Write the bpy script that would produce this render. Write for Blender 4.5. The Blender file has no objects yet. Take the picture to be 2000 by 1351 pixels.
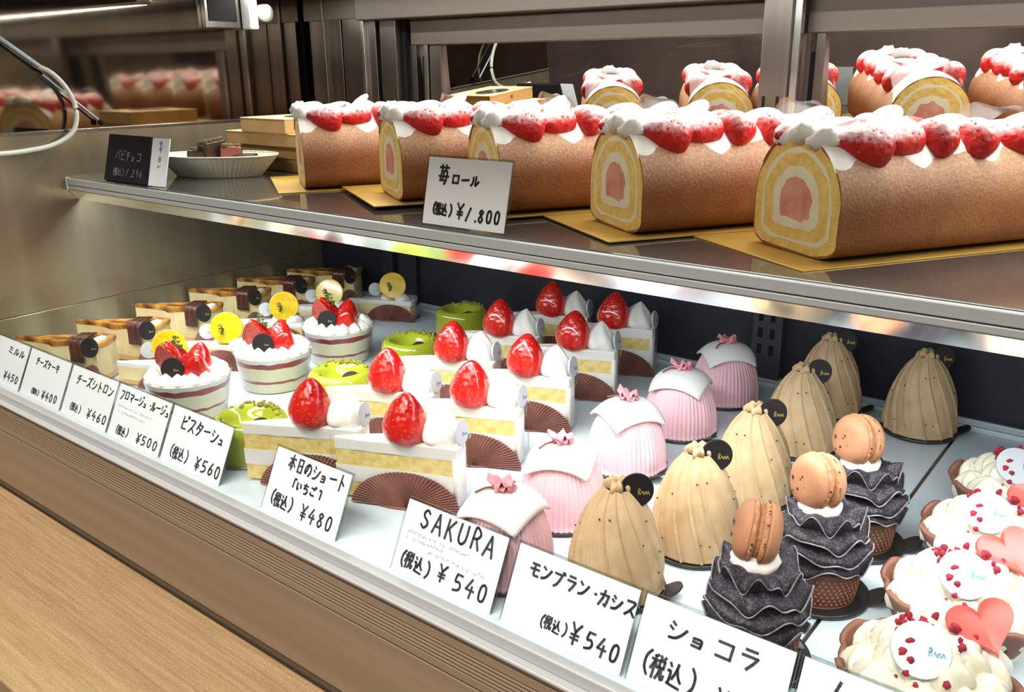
import bpy, bmesh, math, random
from mathutils import Vector, Matrix, noise

U = 0.36            # one layout unit = eye height over the display deck = 0.36 m
PI = math.pi
sc = bpy.context.scene
C = sc.collection
random.seed(7)

# ------------------------------------------------------------------ camera, world, lights, exposure
F_PX = 1704.75
cam_d = bpy.data.cameras.new('camera')
cam_d.sensor_fit = 'HORIZONTAL'
cam_d.sensor_width = 36.0
cam_d.lens = F_PX / 2000 * 36.0
cam_d.clip_start = 0.01
cam = bpy.data.objects.new('camera', cam_d)
C.objects.link(cam)
R_ = (0.7852430, 0.6191121, -0.0096738)
U_ = (-0.1823625, 0.2461711, 0.9519158)
F_ = (-0.5917240, 0.7457211, -0.3062070)
cam.matrix_world = Matrix(((R_[0], U_[0], -F_[0], 0), (R_[1], U_[1], -F_[1], 0), (R_[2], U_[2], -F_[2], U), (0, 0, 0, 1)))
sc.camera = cam
sc.view_settings.view_transform = 'Standard'
sc.view_settings.look = 'None'
sc.view_settings.gamma = 1.0
sc.view_settings.use_curve_mapping = False
sc.view_settings.exposure = 0.0
sc.cycles.use_denoising = True
sc.cycles.max_bounces = 8
sc.cycles.diffuse_bounces = 4
sc.cycles.glossy_bounces = 4
sc.cycles.transparent_max_bounces = 16
sc.cycles.sample_clamp_indirect = 4.0
sc.cycles.caustics_reflective = False
sc.cycles.caustics_refractive = False

wd = bpy.data.worlds.new('shop_air')
sc.world = wd
wd.use_nodes = True
wd.node_tree.nodes['Background'].inputs[0].default_value = (0.36, 0.30, 0.25, 1)
wd.node_tree.nodes['Background'].inputs[1].default_value = 0.07


def area(name, loc, sx, sy, power, col, rot=(0, 0, 0), spread=180):
    d = bpy.data.lights.new(name, 'AREA')
    d.shape = 'RECTANGLE'
    d.size, d.size_y = sx * U, sy * U
    d.energy = power
    d.color = col
    d.spread = math.radians(spread)
    o = bpy.data.objects.new(name, d)
    C.objects.link(o)
    o.location = [c * U for c in loc]
    o.rotation_euler = rot
    return o


COOL = (0.90, 0.97, 1.0)
area('led_upper', (-1.2, 1.93, 1.232), 4.0, 0.035, 3.2, (1.0, 0.97, 0.92), (0.05, 0, 0))
area('led_back', (-1.2, 2.32, 1.31), 4.0, 0.035, 4.8, (1.0, 0.97, 0.92), (-0.15, 0, 0))
area('led_under_shelf', (-1.2, 1.565, 0.572), 4.0, 0.03, 3.4, COOL, (0.10, 0, 0))
area('shop_ceiling_light_front', (-1.5, -1.3, 5.0), 8.0, 1.6, 90, (1.0, 0.94, 0.87), (0, 0, 0))
area('front_fill_light', (-1.5, -4.6, 4.8), 8.0, 1.4, 40, (1.0, 0.94, 0.87), (0.5, 0, 0))  # added fill lamp, brightens cake sides and roll fronts


# ------------------------------------------------------------------ helpers
def node_mat(name):
    m = bpy.data.materials.new(name)
    m.use_nodes = True
    nt = m.node_tree
    b = nt.nodes['Principled BSDF']
    return m, nt, b


def mat(name, c1, c2=None, rough=0.5, metal=0.0, scale=20.0, detail=3.0, bump=0.0, bscale=None, spec=0.5, stretch=None,
        lo=0.35, hi=0.65, coat=0.0, sss=0.0, coords='Object', bdist=0.001, trans=0.0):
    m, nt, b = node_mat(name)
    L = nt.links.new
    b.inputs['Roughness'].default_value = rough
    b.inputs['Metallic'].default_value = metal
    b.inputs['Specular IOR Level'].default_value = spec
    b.inputs['Coat Weight'].default_value = coat
    b.inputs['Coat Roughness'].default_value = 0.08
    b.inputs['Base Color'].default_value = (*c1, 1)
    if trans:
        b.inputs['Transmission Weight'].default_value = trans
    if sss:
        b.inputs['Subsurface Weight'].default_value = sss
        b.inputs['Subsurface Radius'].default_value = (0.006, 0.004, 0.003)
        b.inputs['Subsurface Scale'].default_value = 1.0
    if c2 is not None or bump:
        tc = nt.nodes.new('ShaderNodeTexCoord')
        mp = nt.nodes.new('ShaderNodeMapping')
        if stretch:
            mp.inputs['Scale'].default_value = stretch
        L(tc.outputs[coords], mp.inputs['Vector'])
        if c2 is not None:
            n = nt.nodes.new('ShaderNodeTexNoise')
            n.inputs['Scale'].default_value = scale
            n.inputs['Detail'].default_value = detail
            L(mp.outputs[0], n.inputs['Vector'])
            r = nt.nodes.new('ShaderNodeValToRGB')
            r.color_ramp.elements[0].position = lo
            r.color_ramp.elements[1].position = hi
            r.color_ramp.elements[0].color = (*c1, 1)
            r.color_ramp.elements[1].color = (*c2, 1)
            L(n.outputs[0], r.inputs[0])
            L(r.outputs[0], b.inputs['Base Color'])
        if bump:
            n2 = nt.nodes.new('ShaderNodeTexNoise')
            n2.inputs['Scale'].default_value = bscale or scale
            n2.inputs['Detail'].default_value = 4
            L(mp.outputs[0], n2.inputs['Vector'])
            bp = nt.nodes.new('ShaderNodeBump')
            bp.inputs['Strength'].default_value = bump
            bp.inputs['Distance'].default_value = bdist
            L(n2.outputs[0], bp.inputs['Height'])
            L(bp.outputs[0], b.inputs['Normal'])
    return m


def s2l(r, g, b):
    f = lambda c: (c / 255 / 12.92) if c / 255 <= 0.04045 else ((c / 255 + 0.055) / 1.055) ** 2.4
    return (f(r), f(g), f(b))


def clear_mat(name, tint=(1, 1, 1), ior=1.3, gloss_rough=0.02, extra=0.0):
    """thin clear pane: straight-through light plus a Fresnel mirror share"""
    m = bpy.data.materials.new(name)
    m.use_nodes = True
    nt = m.node_tree
    nt.nodes.clear()
    out = nt.nodes.new('ShaderNodeOutputMaterial')
    t = nt.nodes.new('ShaderNodeBsdfTransparent')
    t.inputs[0].default_value = (*tint, 1)
    g = nt.nodes.new('ShaderNodeBsdfGlossy')
    g.inputs['Roughness'].default_value = gloss_rough
    # Schlick reflectance from the facing angle, the same from either side of the sheet
    lw = nt.nodes.new('ShaderNodeLayerWeight')
    lw.inputs['Blend'].default_value = 0.5
    pw = nt.nodes.new('ShaderNodeMath')
    pw.operation = 'POWER'
    pw.inputs[1].default_value = 5.0
    f0 = ((ior - 1) / (ior + 1)) ** 2
    ma = nt.nodes.new('ShaderNodeMath')
    ma.operation = 'MULTIPLY_ADD'
    ma.inputs[1].default_value = 1 - f0 - extra
    ma.inputs[2].default_value = f0 + extra
    mx = nt.nodes.new('ShaderNodeMixShader')
    nt.links.new(lw.outputs['Facing'], pw.inputs[0])
    nt.links.new(pw.outputs[0], ma.inputs[0])
    nt.links.new(ma.outputs[0], mx.inputs[0])
    nt.links.new(t.outputs[0], mx.inputs[1])
    nt.links.new(g.outputs[0], mx.inputs[2])
    nt.links.new(mx.outputs[0], out.inputs[0])
    return m


class MB:
    def __init__(s):
        s.v, s.f, s.mi, s.cur = [], [], [], 0

    def add(s, vs, fs):
        k = len(s.v)
        s.v += [tuple(p) for p in vs]
        for f in fs:
            s.f.append([k + i for i in f])
            s.mi.append(s.cur)
        return s

    def box(s, x0, x1, y0, y1, z0, z1, M=None):
        vs = [Vector((x, y, z)) for x in (x0, x1) for y in (y0, y1) for z in (z0, z1)]
        if M is not None:
            vs = [M @ p for p in vs]
        return s.add(vs, [(0, 1, 3, 2), (4, 6, 7, 5), (0, 4, 5, 1), (2, 3, 7, 6), (0, 2, 6, 4), (1, 5, 7, 3)])

    def grid(s, nu, nv, fn, cu=False, cv=False):
        vs = [fn(i / (nu if cu else nu - 1), j / (nv if cv else nv - 1)) for j in range(nv) for i in range(nu)]
        fs = []
        for j in range(nv if cv else nv - 1):
            for i in range(nu if cu else nu - 1):
                a, b = i, (i + 1) % nu
                c, d = j * nu, ((j + 1) % nv) * nu
                fs.append((c + a, c + b, d + b, d + a))
        return s.add(vs, fs)

    def lathe(s, prof, n=32, mod=None, cx=0, cy=0, cz=0, M=None):
        def fn(u, v):
            k = round(v * (len(prof) - 1))
            r, z = prof[k]
            th = 2 * PI * u
            if mod:
                r, z = mod(r, z, th, v)
            p = Vector((cx + r * math.cos(th), cy + r * math.sin(th), cz + z))
            return M @ p if M is not None else p
        return s.grid(n, len(prof), fn, cu=True)

    def tube(s, pts, rad, n=8, cap=True):
        pts = [Vector(p) for p in pts]
        rings = []
        for i, p in enumerate(pts):
            d = (pts[min(i + 1, len(pts) - 1)] - pts[max(i - 1, 0)]).normalized()
            a = d.cross(Vector((0, 0, 1)))
            if a.length < 1e-3:
                a = d.cross(Vector((1, 0, 0)))
            a.normalize()
            b = d.cross(a)
            r = rad[i] if isinstance(rad, (list, tuple)) else rad
            rings.append([p + a * (r * math.cos(2 * PI * k / n)) + b * (r * math.sin(2 * PI * k / n)) for k in range(n)])
        vs = [q for rg in rings for q in rg]
        fs = [(j * n + k, j * n + (k + 1) % n, (j + 1) * n + (k + 1) % n, (j + 1) * n + k) for j in range(len(pts) - 1) for k in range(n)]
        if cap:
            fs += [tuple(range(n))[::-1], tuple((len(pts) - 1) * n + k for k in range(n))]
        return s.add(vs, fs)

    def prism(s, poly, z0, z1, M=None):
        n = len(poly)
        vs = [Vector((x, y, z0)) for x, y in poly] + [Vector((x, y, z1)) for x, y in poly]
        if M is not None:
            vs = [M @ p for p in vs]
        fs = [tuple(range(n))[::-1], tuple(range(n, 2 * n))] + [(i, (i + 1) % n, n + (i + 1) % n, n + i) for i in range(n)]
        return s.add(vs, fs)

    def ball(s, c, r, n=10, M=None, sq=(1, 1, 1), lump=0.0, seed=0):
        def mod(rr, z, th, v):
            return rr, z
        def fn(u, v):
            th, ph = 2 * PI * u, PI * v - PI / 2
            d = Vector((math.cos(ph) * math.cos(th), math.cos(ph) * math.sin(th), math.sin(ph)))
            k = r * (1 + lump * noise.noise(d * 2.2 + Vector((seed * 3.1, seed, 0))))
            p = Vector((d.x * k * sq[0], d.y * k * sq[1], d.z * k * sq[2]))
            if M is not None:
                p = M @ p
            return p + Vector(c)
        return s.grid(2 * n, n + 1, fn, cu=True)

    def xform(s, M):
        s.v = [tuple(M @ Vector(p)) for p in s.v]
        return s

    def build(s, name, mats, parent=None, smooth=True, bevel=0.0, loc=None, solid=0.0, weld=True, sub=0, angle=None):
        me = bpy.data.meshes.new(name)
        me.from_pydata([(x * U, y * U, z * U) for x, y, z in s.v], [], s.f)
        ms = mats if isinstance(mats, (list, tuple)) else [mats]
        for m in ms:
            me.materials.append(m)
        if len(ms) > 1:
            me.polygons.foreach_set('material_index', s.mi)
        bm = bmesh.new()
        bm.from_mesh(me)
        if weld:
            bmesh.ops.remove_doubles(bm, verts=bm.verts, dist=2e-6)
        bmesh.ops.dissolve_degenerate(bm, edges=bm.edges, dist=1e-6)
        bmesh.ops.recalc_face_normals(bm, faces=bm.faces)
        bm.to_mesh(me)
        bm.free()
        if smooth:
            me.polygons.foreach_set('use_smooth', [True] * len(me.polygons))
        o = bpy.data.objects.new(name, me)
        C.objects.link(o)
        if smooth and angle:
            try:
                me.set_sharp_from_angle(angle=math.radians(angle))
            except Exception:
                pass
        if bevel:
            b = o.modifiers.new('b', 'BEVEL')
            b.width = bevel * U
            b.segments = 2
            b.limit_method = 'ANGLE'
        if solid:
            b = o.modifiers.new('s', 'SOLIDIFY')
            b.thickness = solid * U
            b.offset = 0
        if sub:
            b = o.modifiers.new('u', 'SUBSURF')
            b.levels = b.render_levels = sub
        if parent is not None:
            o.parent = parent
        if loc is not None:
            o.location = [c * U for c in loc]
        return o


def thing(name, label=None, cat=None, loc=(0, 0, 0), rz=0.0, group=None):
    o = bpy.data.objects.new(name, None)
    C.objects.link(o)
    o.empty_display_size = 0.02
    o.location = [c * U for c in loc]
    o.rotation_euler = (0, 0, rz)
    tag(o, label, cat, group)
    return o


def tag(o, label=None, cat=None, group=None, kind=None):
    if label:
        o['label'] = label
    if cat:
        o['category'] = cat
    if group:
        o['group'] = group
    if kind:
        o['kind'] = kind
    return o


def copy_tree(o, parent=None):
    kids = list(o.children)
    c = o.copy()
    C.objects.link(c)
    c.parent = parent
    for k in kids:
        copy_tree(k, c)
    return c


def place(proto, used, loc, rz, label, group):
    o = proto if not used else copy_tree(proto)
    used.append(1)
    o.location = [c * U for c in loc]
    o.rotation_euler = (0, 0, rz)
    tag(o, label, None, group)
    return o


def spline(pts, k=4):
    """Catmull-Rom resampling of 2-D or 3-D points"""
    P = [Vector((*p, 0)) if len(p) == 2 else Vector(p) for p in pts]
    out = []
    for i in range(len(P) - 1):
        a, b, c, d = P[max(i - 1, 0)], P[i], P[i + 1], P[min(i + 2, len(P) - 1)]
        for j in range(k):
            t = j / k
            out.append(0.5 * ((2 * b) + (c - a) * t + (2 * a - 5 * b + 4 * c - d) * t * t + (3 * b - a - 3 * c + d) * t ** 3))
    out.append(P[-1])
    return [tuple(p)[:len(pts[0])] for p in out]


def rot(ax, deg):
    return Matrix.Rotation(math.radians(deg), 4, ax)


def T(x, y, z):
    return Matrix.Translation((x, y, z))


def face_to(n, c=(0, 0, 0), roll=0.0):
    """matrix taking local +z to direction n, local +y upwards, at c"""
    z = Vector(n).normalized()
    x = Vector((0, 0, 1)).cross(z)
    if x.length < 1e-4:
        x = Vector((1, 0, 0))
    x.normalize()
    y = z.cross(x)
    M = Matrix(((x.x, y.x, z.x, c[0]), (x.y, y.y, z.y, c[1]), (x.z, y.z, z.z, c[2]), (0, 0, 0, 1)))
    return M @ Matrix.Rotation(roll, 4, 'Z')


def disc_poly(r, n=28, sx=1.0):
    return [(r * sx * math.cos(2 * PI * i / n), r * math.sin(2 * PI * i / n)) for i in range(n)]


# ------------------------------------------------------------------ handwriting: stroke glyphs on a 0..99 grid
G = {
    'チ': '7588 4578 2072;1052 9054;5275 5045 4020 2503', 'ー': '1048 5050 9053',
    'ズ': '1582 7282 6055 4030 1208;5038 7022 8808;7898 8588;9098 9788', 'ス': '1585 7885 6050 4028 1508;5040 7025 9008',
    'ケ': '3592 2568 1048;2868 9068;6565 6040 5020 3505', 'キ': '1570 8576;1042 9050;4595 5560 6003',
    'シ': '1882 3272;1060 2550;1510 4515 7035 9265', 'ジ': '1880 3070;1058 2548;1510 4515 7035 8860;7895 8585;9098 9788',
    'ト': '3595 3503;3562 5552 7838', 'ロ': '1882 1815;1882 8282 8015;1818 8018', 'ン': '1580 3568;1510 4518 7040 9070',
    'フ': '1582 8582 7045 5020 2503', 'ブ': '1080 7580 6045 4520 2003;7898 8588;9098 9788',
    'マ': '1078 9078 7055 5035;3550 5030 6515', 'ュ': '2550 6850 6215;1514 8514', 'ル': '3082 3050 2525 0808;6088 6015 7522 9545',
    'ピ': '2090 2020 3012 8012;2052 5560 7568;8898 9593 9588 8885 8188 8193 8898', 'タ': '4092 3065 1040;3572 8572 7045 5020 2503;3555 6540',
    'ョ': '2055 7555 7510;2235 7435;1810 7510', '本': '1070 9072;5097 5003;4868 3045 1025;5268 7045 9528;3525 6525',
    '日': '2588 2510;2588 7888 7610;2550 7650;2512 7612', 'の': '5575 4045 2522 1535 2060 4578 6878 8860 8835 6812',
    'い': '2075 2035 3018 4030;7070 8050 8238', 'ち': '1578 8082;4595 2550 4058 7052 8035 6815 3808',
    'ご': '2578 7878 6068;2035 3018 8018;8095 8585;9297 9787', '[': '6092 3090 2820', ']': '4080 7080 7008',
    'モ': '1882 8082;1050 8852;4582 4520 5512 9014', 'ラ': '2588 7588;1562 8562 7035 4805', 'カ': '1568 8568 8030 7508 6015;4594 4050 1805',
    'コ': '1578 8278 8215;1515 8415', 'ム': '5090 3020 1515 8522;7045 9010', 'パ': '3580 2550 1018;6280 7550 9218;8898 9593 9588 8885 8188 8193 8898',
    'ビ': '2090 2020 3012 8012;2052 5560 7568;7898 8588;9098 9788', 'レ': '2588 2512 6030 9055', 'ミ': '2085 7575;2558 7048;1528 8010',
    '苺': '1085 9085;3097 3075;6597 6575;3066 2220;3066 7866 7015 6005;0842 9542;2222 7822;5060 4852;4838 4530',
    '税': '4092 2085;0572 4872;2685 2603;2668 0535;2868 4545;5892 6580;8892 8080;5875 5850 8850 8875 5875;6550 6225 5005;7850 7815 8508 9612 9725',
    '込': '1085 2075;0555 2255 2220 1510;1510 4008 9505;6290 5560 3830;6072 7545 9528',
    '¥': '1595 5055;8595 5055 5003;2045 8045;2028 8028', '(': '6597 4070 4030 6503', ')': '3597 6070 6030 3503',
    '0': '5090 3080 2250 3018 5010 7018 7850 7080 5090', '1': '7595 2505', '4': '5592 1540 8840;6560 6003', '5': '3090 2555 6055 7838 6518 2010;3090 8090',
    '6': '6592 3560 2530 4010 7020 7542 5052 2838', '8': '7580 5090 3075 5055 7530 5010 2530 5055 7580', '9': '7570 5055 3070 5090 7570 6510',
    '2': '2575 5090 7570 2010 8012', '.': '4508 5510', '・': '4450 5552', 'S': '7580 5092 2878 3560 6545 7528 5010 2222',
    'A': '1505 5095 8805;3038 7038', 'K': '2595 2505;8095 2845;4055 8505', 'U': '2095 2030 5008 8030 8095', 'R': '2505 2595 6090 7570 5552 2550;5052 8505',
    'o': '5060 3050 2530 4512 6518 7040 5060', 's': '7555 5060 4048 6530 5512 3018', 'e': '2835 7540 6558 4558 2535 4012 7020',
}


def ribbon(mb, P, w):
    for a, b in zip(P[:-1], P[1:]):
        a_, b_ = Vector(a[0]), Vector(b[0])
        d = b_ - a_
        if d.length < 1e-6:
            continue
        nrm = a[1]
        s = nrm.cross(d).normalized() * (w / 2)
        e = d.normalized() * (w * 0.35)
        mb.add([a_ - s - e, b_ - s + e, b_ + s + e, a_ + s - e], [(0, 1, 2, 3)])


def write(mb, text, x, y, h, adv, wd=None, thick=0.0045, put=None, slope=0.0, shear=0.06, jit=0.05, small=('ュ', 'ョ')):
    """stroke text; put(x, y) -> (Vector point, Vector normal)"""
    rd = random.Random(text + str(x))
    cx = x
    for ch in text:
        a = adv
        if ch in '.・[](':
            a = adv * 0.62
        if ch in G:
            k = 0.72 if ch in small else 1.0
            gw, gh = (wd or adv * 0.86) * k, h * k
            jx, jy, jr = rd.uniform(-jit, jit) * h * 0.4, rd.uniform(-jit, jit) * h, rd.uniform(-jit, jit)
            for st in G[ch].split(';'):
                raw = [(int(t[:2]) / 99, int(t[2:]) / 99) for t in st.split()]
                if len(raw) > 2 and ch not in 'ロ日コ4AKチケラブフカモ税本':
                    raw = spline(raw, 4)
                P = []
                for px, py in raw:
                    qx = px * gw + (py - 0.5) * gh * (shear + jr * 0.5)
                    qy = py * gh + px * gw * (jr * 0.5)
                    P.append(put(cx + jx + qx, y + jy + qy + (cx - x) * slope))
                ribbon(mb, P, thick)
        cx += a
    return mb


def scribble(mb, x, y, w, h, put, thick, n=14, seed=0):
    """faint lines of writing too small to read"""
    rd = random.Random(seed)
    k = 0
    while k < n:
        cx = x + w * k / n
        P = [put(cx + rd.uniform(0, w / n * 0.8), y + rd.uniform(0, h)) for _ in range(3)]
        if rd.random() > 0.15:
            ribbon(mb, P, thick)
        k += 1


# ------------------------------------------------------------------ materials
M = {}
M['steel'] = mat('brushed_steel', (0.26, 0.23, 0.205), (0.20, 0.178, 0.158), rough=0.30, metal=1, scale=60, stretch=(1, 1, 0.03))
M['steel_h'] = mat('brushed_steel_rail', (0.62, 0.62, 0.60), (0.50, 0.50, 0.48), rough=0.25, metal=1, scale=60, stretch=(0.02, 1, 1))
M['steel_dark'] = mat('dim_steel', (0.30, 0.27, 0.25), (0.22, 0.20, 0.18), rough=0.33, metal=1, scale=60, stretch=(1, 1, 0.03))
M['header'] = mat('beige_steel_header', (0.155, 0.133, 0.112), (0.13, 0.112, 0.094), rough=0.40, metal=0.7, scale=40, stretch=(0.03, 1, 1))
M['wall_mirror'] = mat('polished_side_steel', (0.30, 0.255, 0.195), (0.25, 0.21, 0.16), rough=0.055, metal=1, scale=30, stretch=(1, 1.2, 0.05))
M['wall_brush'] = mat('brushed_side_steel', (0.40, 0.345, 0.235), (0.34, 0.29, 0.19), rough=0.26, metal=0.72, scale=40, stretch=(1, 1.2, 0.04))
M['black_panel'] = mat('dark_navy_panel', s2l(38, 39, 52), s2l(30, 31, 42), rough=0.38, scale=8)
M['black'] = mat('black_gasket', (0.006, 0.006, 0.007), rough=0.7, spec=0.15)
M['mirror'] = mat('mirror_glass', (0.80, 0.78, 0.76), rough=0.0, metal=1)
M['deck'] = mat('white_deck_panel', (0.62, 0.70, 0.755), (0.59, 0.67, 0.72), rough=0.22, scale=6)
M['shelf_glass'] = mat('smoked_shelf_glass', (0.085, 0.08, 0.075), (0.07, 0.066, 0.062), rough=0.03, spec=0.9, scale=5, coat=0.6)
M['lip'] = mat('polished_lip', (0.93, 0.93, 0.92), rough=0.14, metal=1)
M['alu'] = mat('satin_aluminium', (0.47, 0.48, 0.475), (0.42, 0.43, 0.425), rough=0.42, metal=0.25, scale=30, stretch=(0.02, 1, 1))
M['grille'] = mat('bronze_anodised_panel', s2l(140, 122, 102), s2l(128, 111, 92), rough=0.45, metal=0.2, scale=40, stretch=(0.03, 1, 1))
M['grille_dark'] = mat('groove_shadow_gap', s2l(70, 52, 38), rough=0.6)
M['glass'] = clear_mat('front_glass', (0.985, 0.995, 0.99), ior=1.22)
M['film'] = clear_mat('clear_film', (0.98, 0.98, 0.98), ior=1.35, gloss_rough=0.06, extra=0.02)
M['cupwall'] = clear_mat('clear_cup_plastic', (0.97, 0.97, 0.97), ior=1.4, gloss_rough=0.04, extra=0.01)
M['acrylic'] = clear_mat('acrylic_holder', (0.86, 0.90, 0.90), ior=1.45, gloss_rough=0.03, extra=0.02)
M['card'] = mat('white_card', (0.88, 0.92, 0.95), (0.86, 0.90, 0.93), rough=0.28, scale=4, coat=0.5)
M['card_warm'] = mat('shelf_card', (0.72, 0.70, 0.69), (0.70, 0.68, 0.67), rough=0.35, scale=4, coat=0.3)
M['ink'] = mat('marker_ink', (0.035, 0.04, 0.05), rough=0.6)
M['ink_faint'] = mat('faint_pencil', (0.45, 0.48, 0.55), rough=0.7)
M['ink_black'] = mat('black_marker', (0.012, 0.01, 0.01), rough=0.6)
M['chalk'] = mat('chalk_pen', (0.30, 0.29, 0.30), rough=0.8)
M['blackboard'] = mat('black_sign', (0.010, 0.010, 0.013), (0.015, 0.015, 0.019), rough=0.5, spec=0.15, scale=10)
M['gold_ink'] = mat('gold_print', s2l(200, 180, 95), rough=0.35, metal=0.4)
M['blue_ink'] = mat('light_blue_print', s2l(110, 170, 205), rough=0.5)
M['blue_ink2'] = mat('blue_pen', s2l(70, 85, 130), rough=0.6)
# food
M['cream'] = mat('whipped_cream', (0.89, 0.87, 0.82), (0.87, 0.845, 0.785), rough=0.42, scale=60, bump=0.15, bscale=120, sss=0.0)
M['cream_y'] = mat('yellowish_cream', (0.74, 0.71, 0.61), (0.73, 0.665, 0.50), rough=0.4, scale=25, bump=0.15, bscale=90)
M['sponge'] = mat('yellow_sponge', s2l(240, 218, 140), s2l(222, 192, 104), rough=0.85, scale=160, bump=0.7, bscale=300, lo=0.4, hi=0.7)
M['custard'] = mat('pale_custard', s2l(243, 234, 204), s2l(238, 226, 190), rough=0.5, scale=40)
M['jam'] = mat('red_jam', s2l(160, 34, 40), s2l(128, 20, 30), rough=0.25, scale=60)
M['liner'] = mat('brown_paper_liner', s2l(132, 84, 72), s2l(114, 70, 60), rough=0.7, scale=60)
M['liner_dk'] = mat('dark_paper_cup', s2l(92, 78, 82), s2l(78, 64, 68), rough=0.7, scale=40)
M['board'] = mat('black_cake_board', (0.022, 0.024, 0.026), rough=0.32)
M['plaque_black'] = mat('dark_chocolate_disc', (0.010, 0.009, 0.011), (0.015, 0.013, 0.015), rough=0.45, spec=0.3, scale=30)
M['plaque_white'] = mat('white_chocolate_disc', (0.56, 0.58, 0.61), rough=0.3)
M['fruit_slice'] = mat('cut_strawberry', s2l(208, 96, 84), s2l(170, 50, 48), rough=0.4, scale=120)
M['mont'] = mat('chestnut_cream', s2l(205, 175, 136), s2l(192, 160, 119), rough=0.6, scale=70, bump=0.25, bscale=260)
M['pink'] = mat('pink_cream', s2l(240, 196, 203), s2l(232, 182, 192), rough=0.6, scale=30)
M['sheet'] = mat('white_sugar_sheet', (0.87, 0.85, 0.84), (0.86, 0.82, 0.82), rough=0.5, scale=20)
M['blossom'] = mat('pink_blossom', s2l(240, 176, 184), s2l(226, 144, 156), rough=0.5, scale=80)
M['stem'] = mat('blossom_stem', s2l(120, 78, 66), rough=0.6)
M['tart_brown'] = mat('cocoa_tart', s2l(120, 74, 54), s2l(98, 58, 42), rough=0.6, scale=120, bump=0.4, bscale=200)
M['ruffle'] = mat('dusted_dark_ruffle', s2l(38, 31, 41), s2l(104, 96, 108), rough=0.6, scale=620, detail=3, lo=0.48, hi=0.80)
M['rim_sugar'] = mat('sugared_edge', s2l(168, 162, 172), s2l(112, 106, 118), rough=0.8, scale=120)
M['macaron'] = mat('beige_macaron', s2l(198, 142, 106), s2l(186, 128, 92), rough=0.55, scale=50, bump=0.15, bscale=160)
M['macaron_foot'] = mat('macaron_foot', s2l(204, 150, 108), s2l(176, 120, 84), rough=0.8, scale=220, bump=1.0, bscale=260)
M['nib'] = mat('cocoa_nib', s2l(92, 46, 34), rough=0.6)
M['kiwi'] = mat('pistachio_glaze', s2l(176, 184, 48), s2l(160, 172, 44), rough=0.12, scale=14, coat=0.8)
M['crumb_green'] = mat('pistachio_crumb', s2l(122, 128, 44), s2l(160, 150, 60), rough=0.8, scale=300)
M['lemon'] = mat('lemon_slice', s2l(240, 208, 44), s2l(226, 182, 22), rough=0.2, scale=90, lo=0.4, hi=0.62, coat=0.4)
M['lemon_rind'] = mat('lemon_rind', s2l(236, 196, 40), rough=0.35)
M['herb'] = mat('thyme_leaf', s2l(84, 104, 48), s2l(64, 84, 40), rough=0.6, scale=200)
M['crust'] = mat('pale_crust', s2l(222, 180, 124), s2l(204, 158, 100), rough=0.8, scale=90, bump=0.4, bscale=200)
M['baked'] = mat('browned_top', s2l(226, 160, 66), s2l(104, 56, 22), rough=0.35, scale=48, detail=5, lo=0.40, hi=0.60)
M['cheese'] = mat('cheesecake_side', s2l(240, 222, 172), s2l(228, 200, 140), rough=0.5, scale=40)
M['band'] = mat('brown_chocolate_band', s2l(92, 52, 40), s2l(58, 30, 26), rough=0.3, scale=60, stretch=(4, 0.3, 0.3))
M['shell'] = mat('brown_crepe_shell', s2l(132, 86, 68), s2l(112, 70, 54), rough=0.6, scale=60, bump=0.4, bscale=120)
M['heart'] = mat('coral_heart', s2l(220, 98, 88), s2l(210, 84, 78), rough=0.35, scale=20)
M['crumb_red'] = mat('freeze_dried_berry', s2l(176, 34, 62), s2l(130, 20, 42), rough=0.8, scale=200)
M['gold_board'] = mat('gold_cake_board', s2l(206, 168, 80), s2l(194, 154, 66), rough=0.42, metal=0.55, scale=20)
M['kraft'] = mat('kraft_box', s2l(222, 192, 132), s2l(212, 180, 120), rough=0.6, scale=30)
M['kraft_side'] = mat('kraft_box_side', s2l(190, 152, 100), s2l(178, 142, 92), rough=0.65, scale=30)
M['window_dark'] = mat('box_window', s2l(74, 70, 80), rough=0.1, spec=0.8)
M['tray'] = mat('pleated_paper_tray', s2l(232, 230, 206), s2l(222, 220, 194), rough=0.6, scale=20)
M['choc'] = mat('dark_chocolate', s2l(62, 36, 28), s2l(44, 26, 20), rough=0.4, scale=60)
M['choc_pink'] = mat('red_brown_cut', s2l(140, 76, 68), rough=0.5)
M['choc_powder'] = mat('pistachio_dust', s2l(104, 92, 42), s2l(70, 58, 26), rough=0.9, scale=160, bump=0.6, bscale=260)
M['cable'] = mat('white_cable', (0.80, 0.80, 0.74), rough=0.4)
M['rod'] = mat('blue_clear_tube', s2l(205, 225, 238), rough=0.4, spec=0.7)
M['wood'] = None


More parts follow.
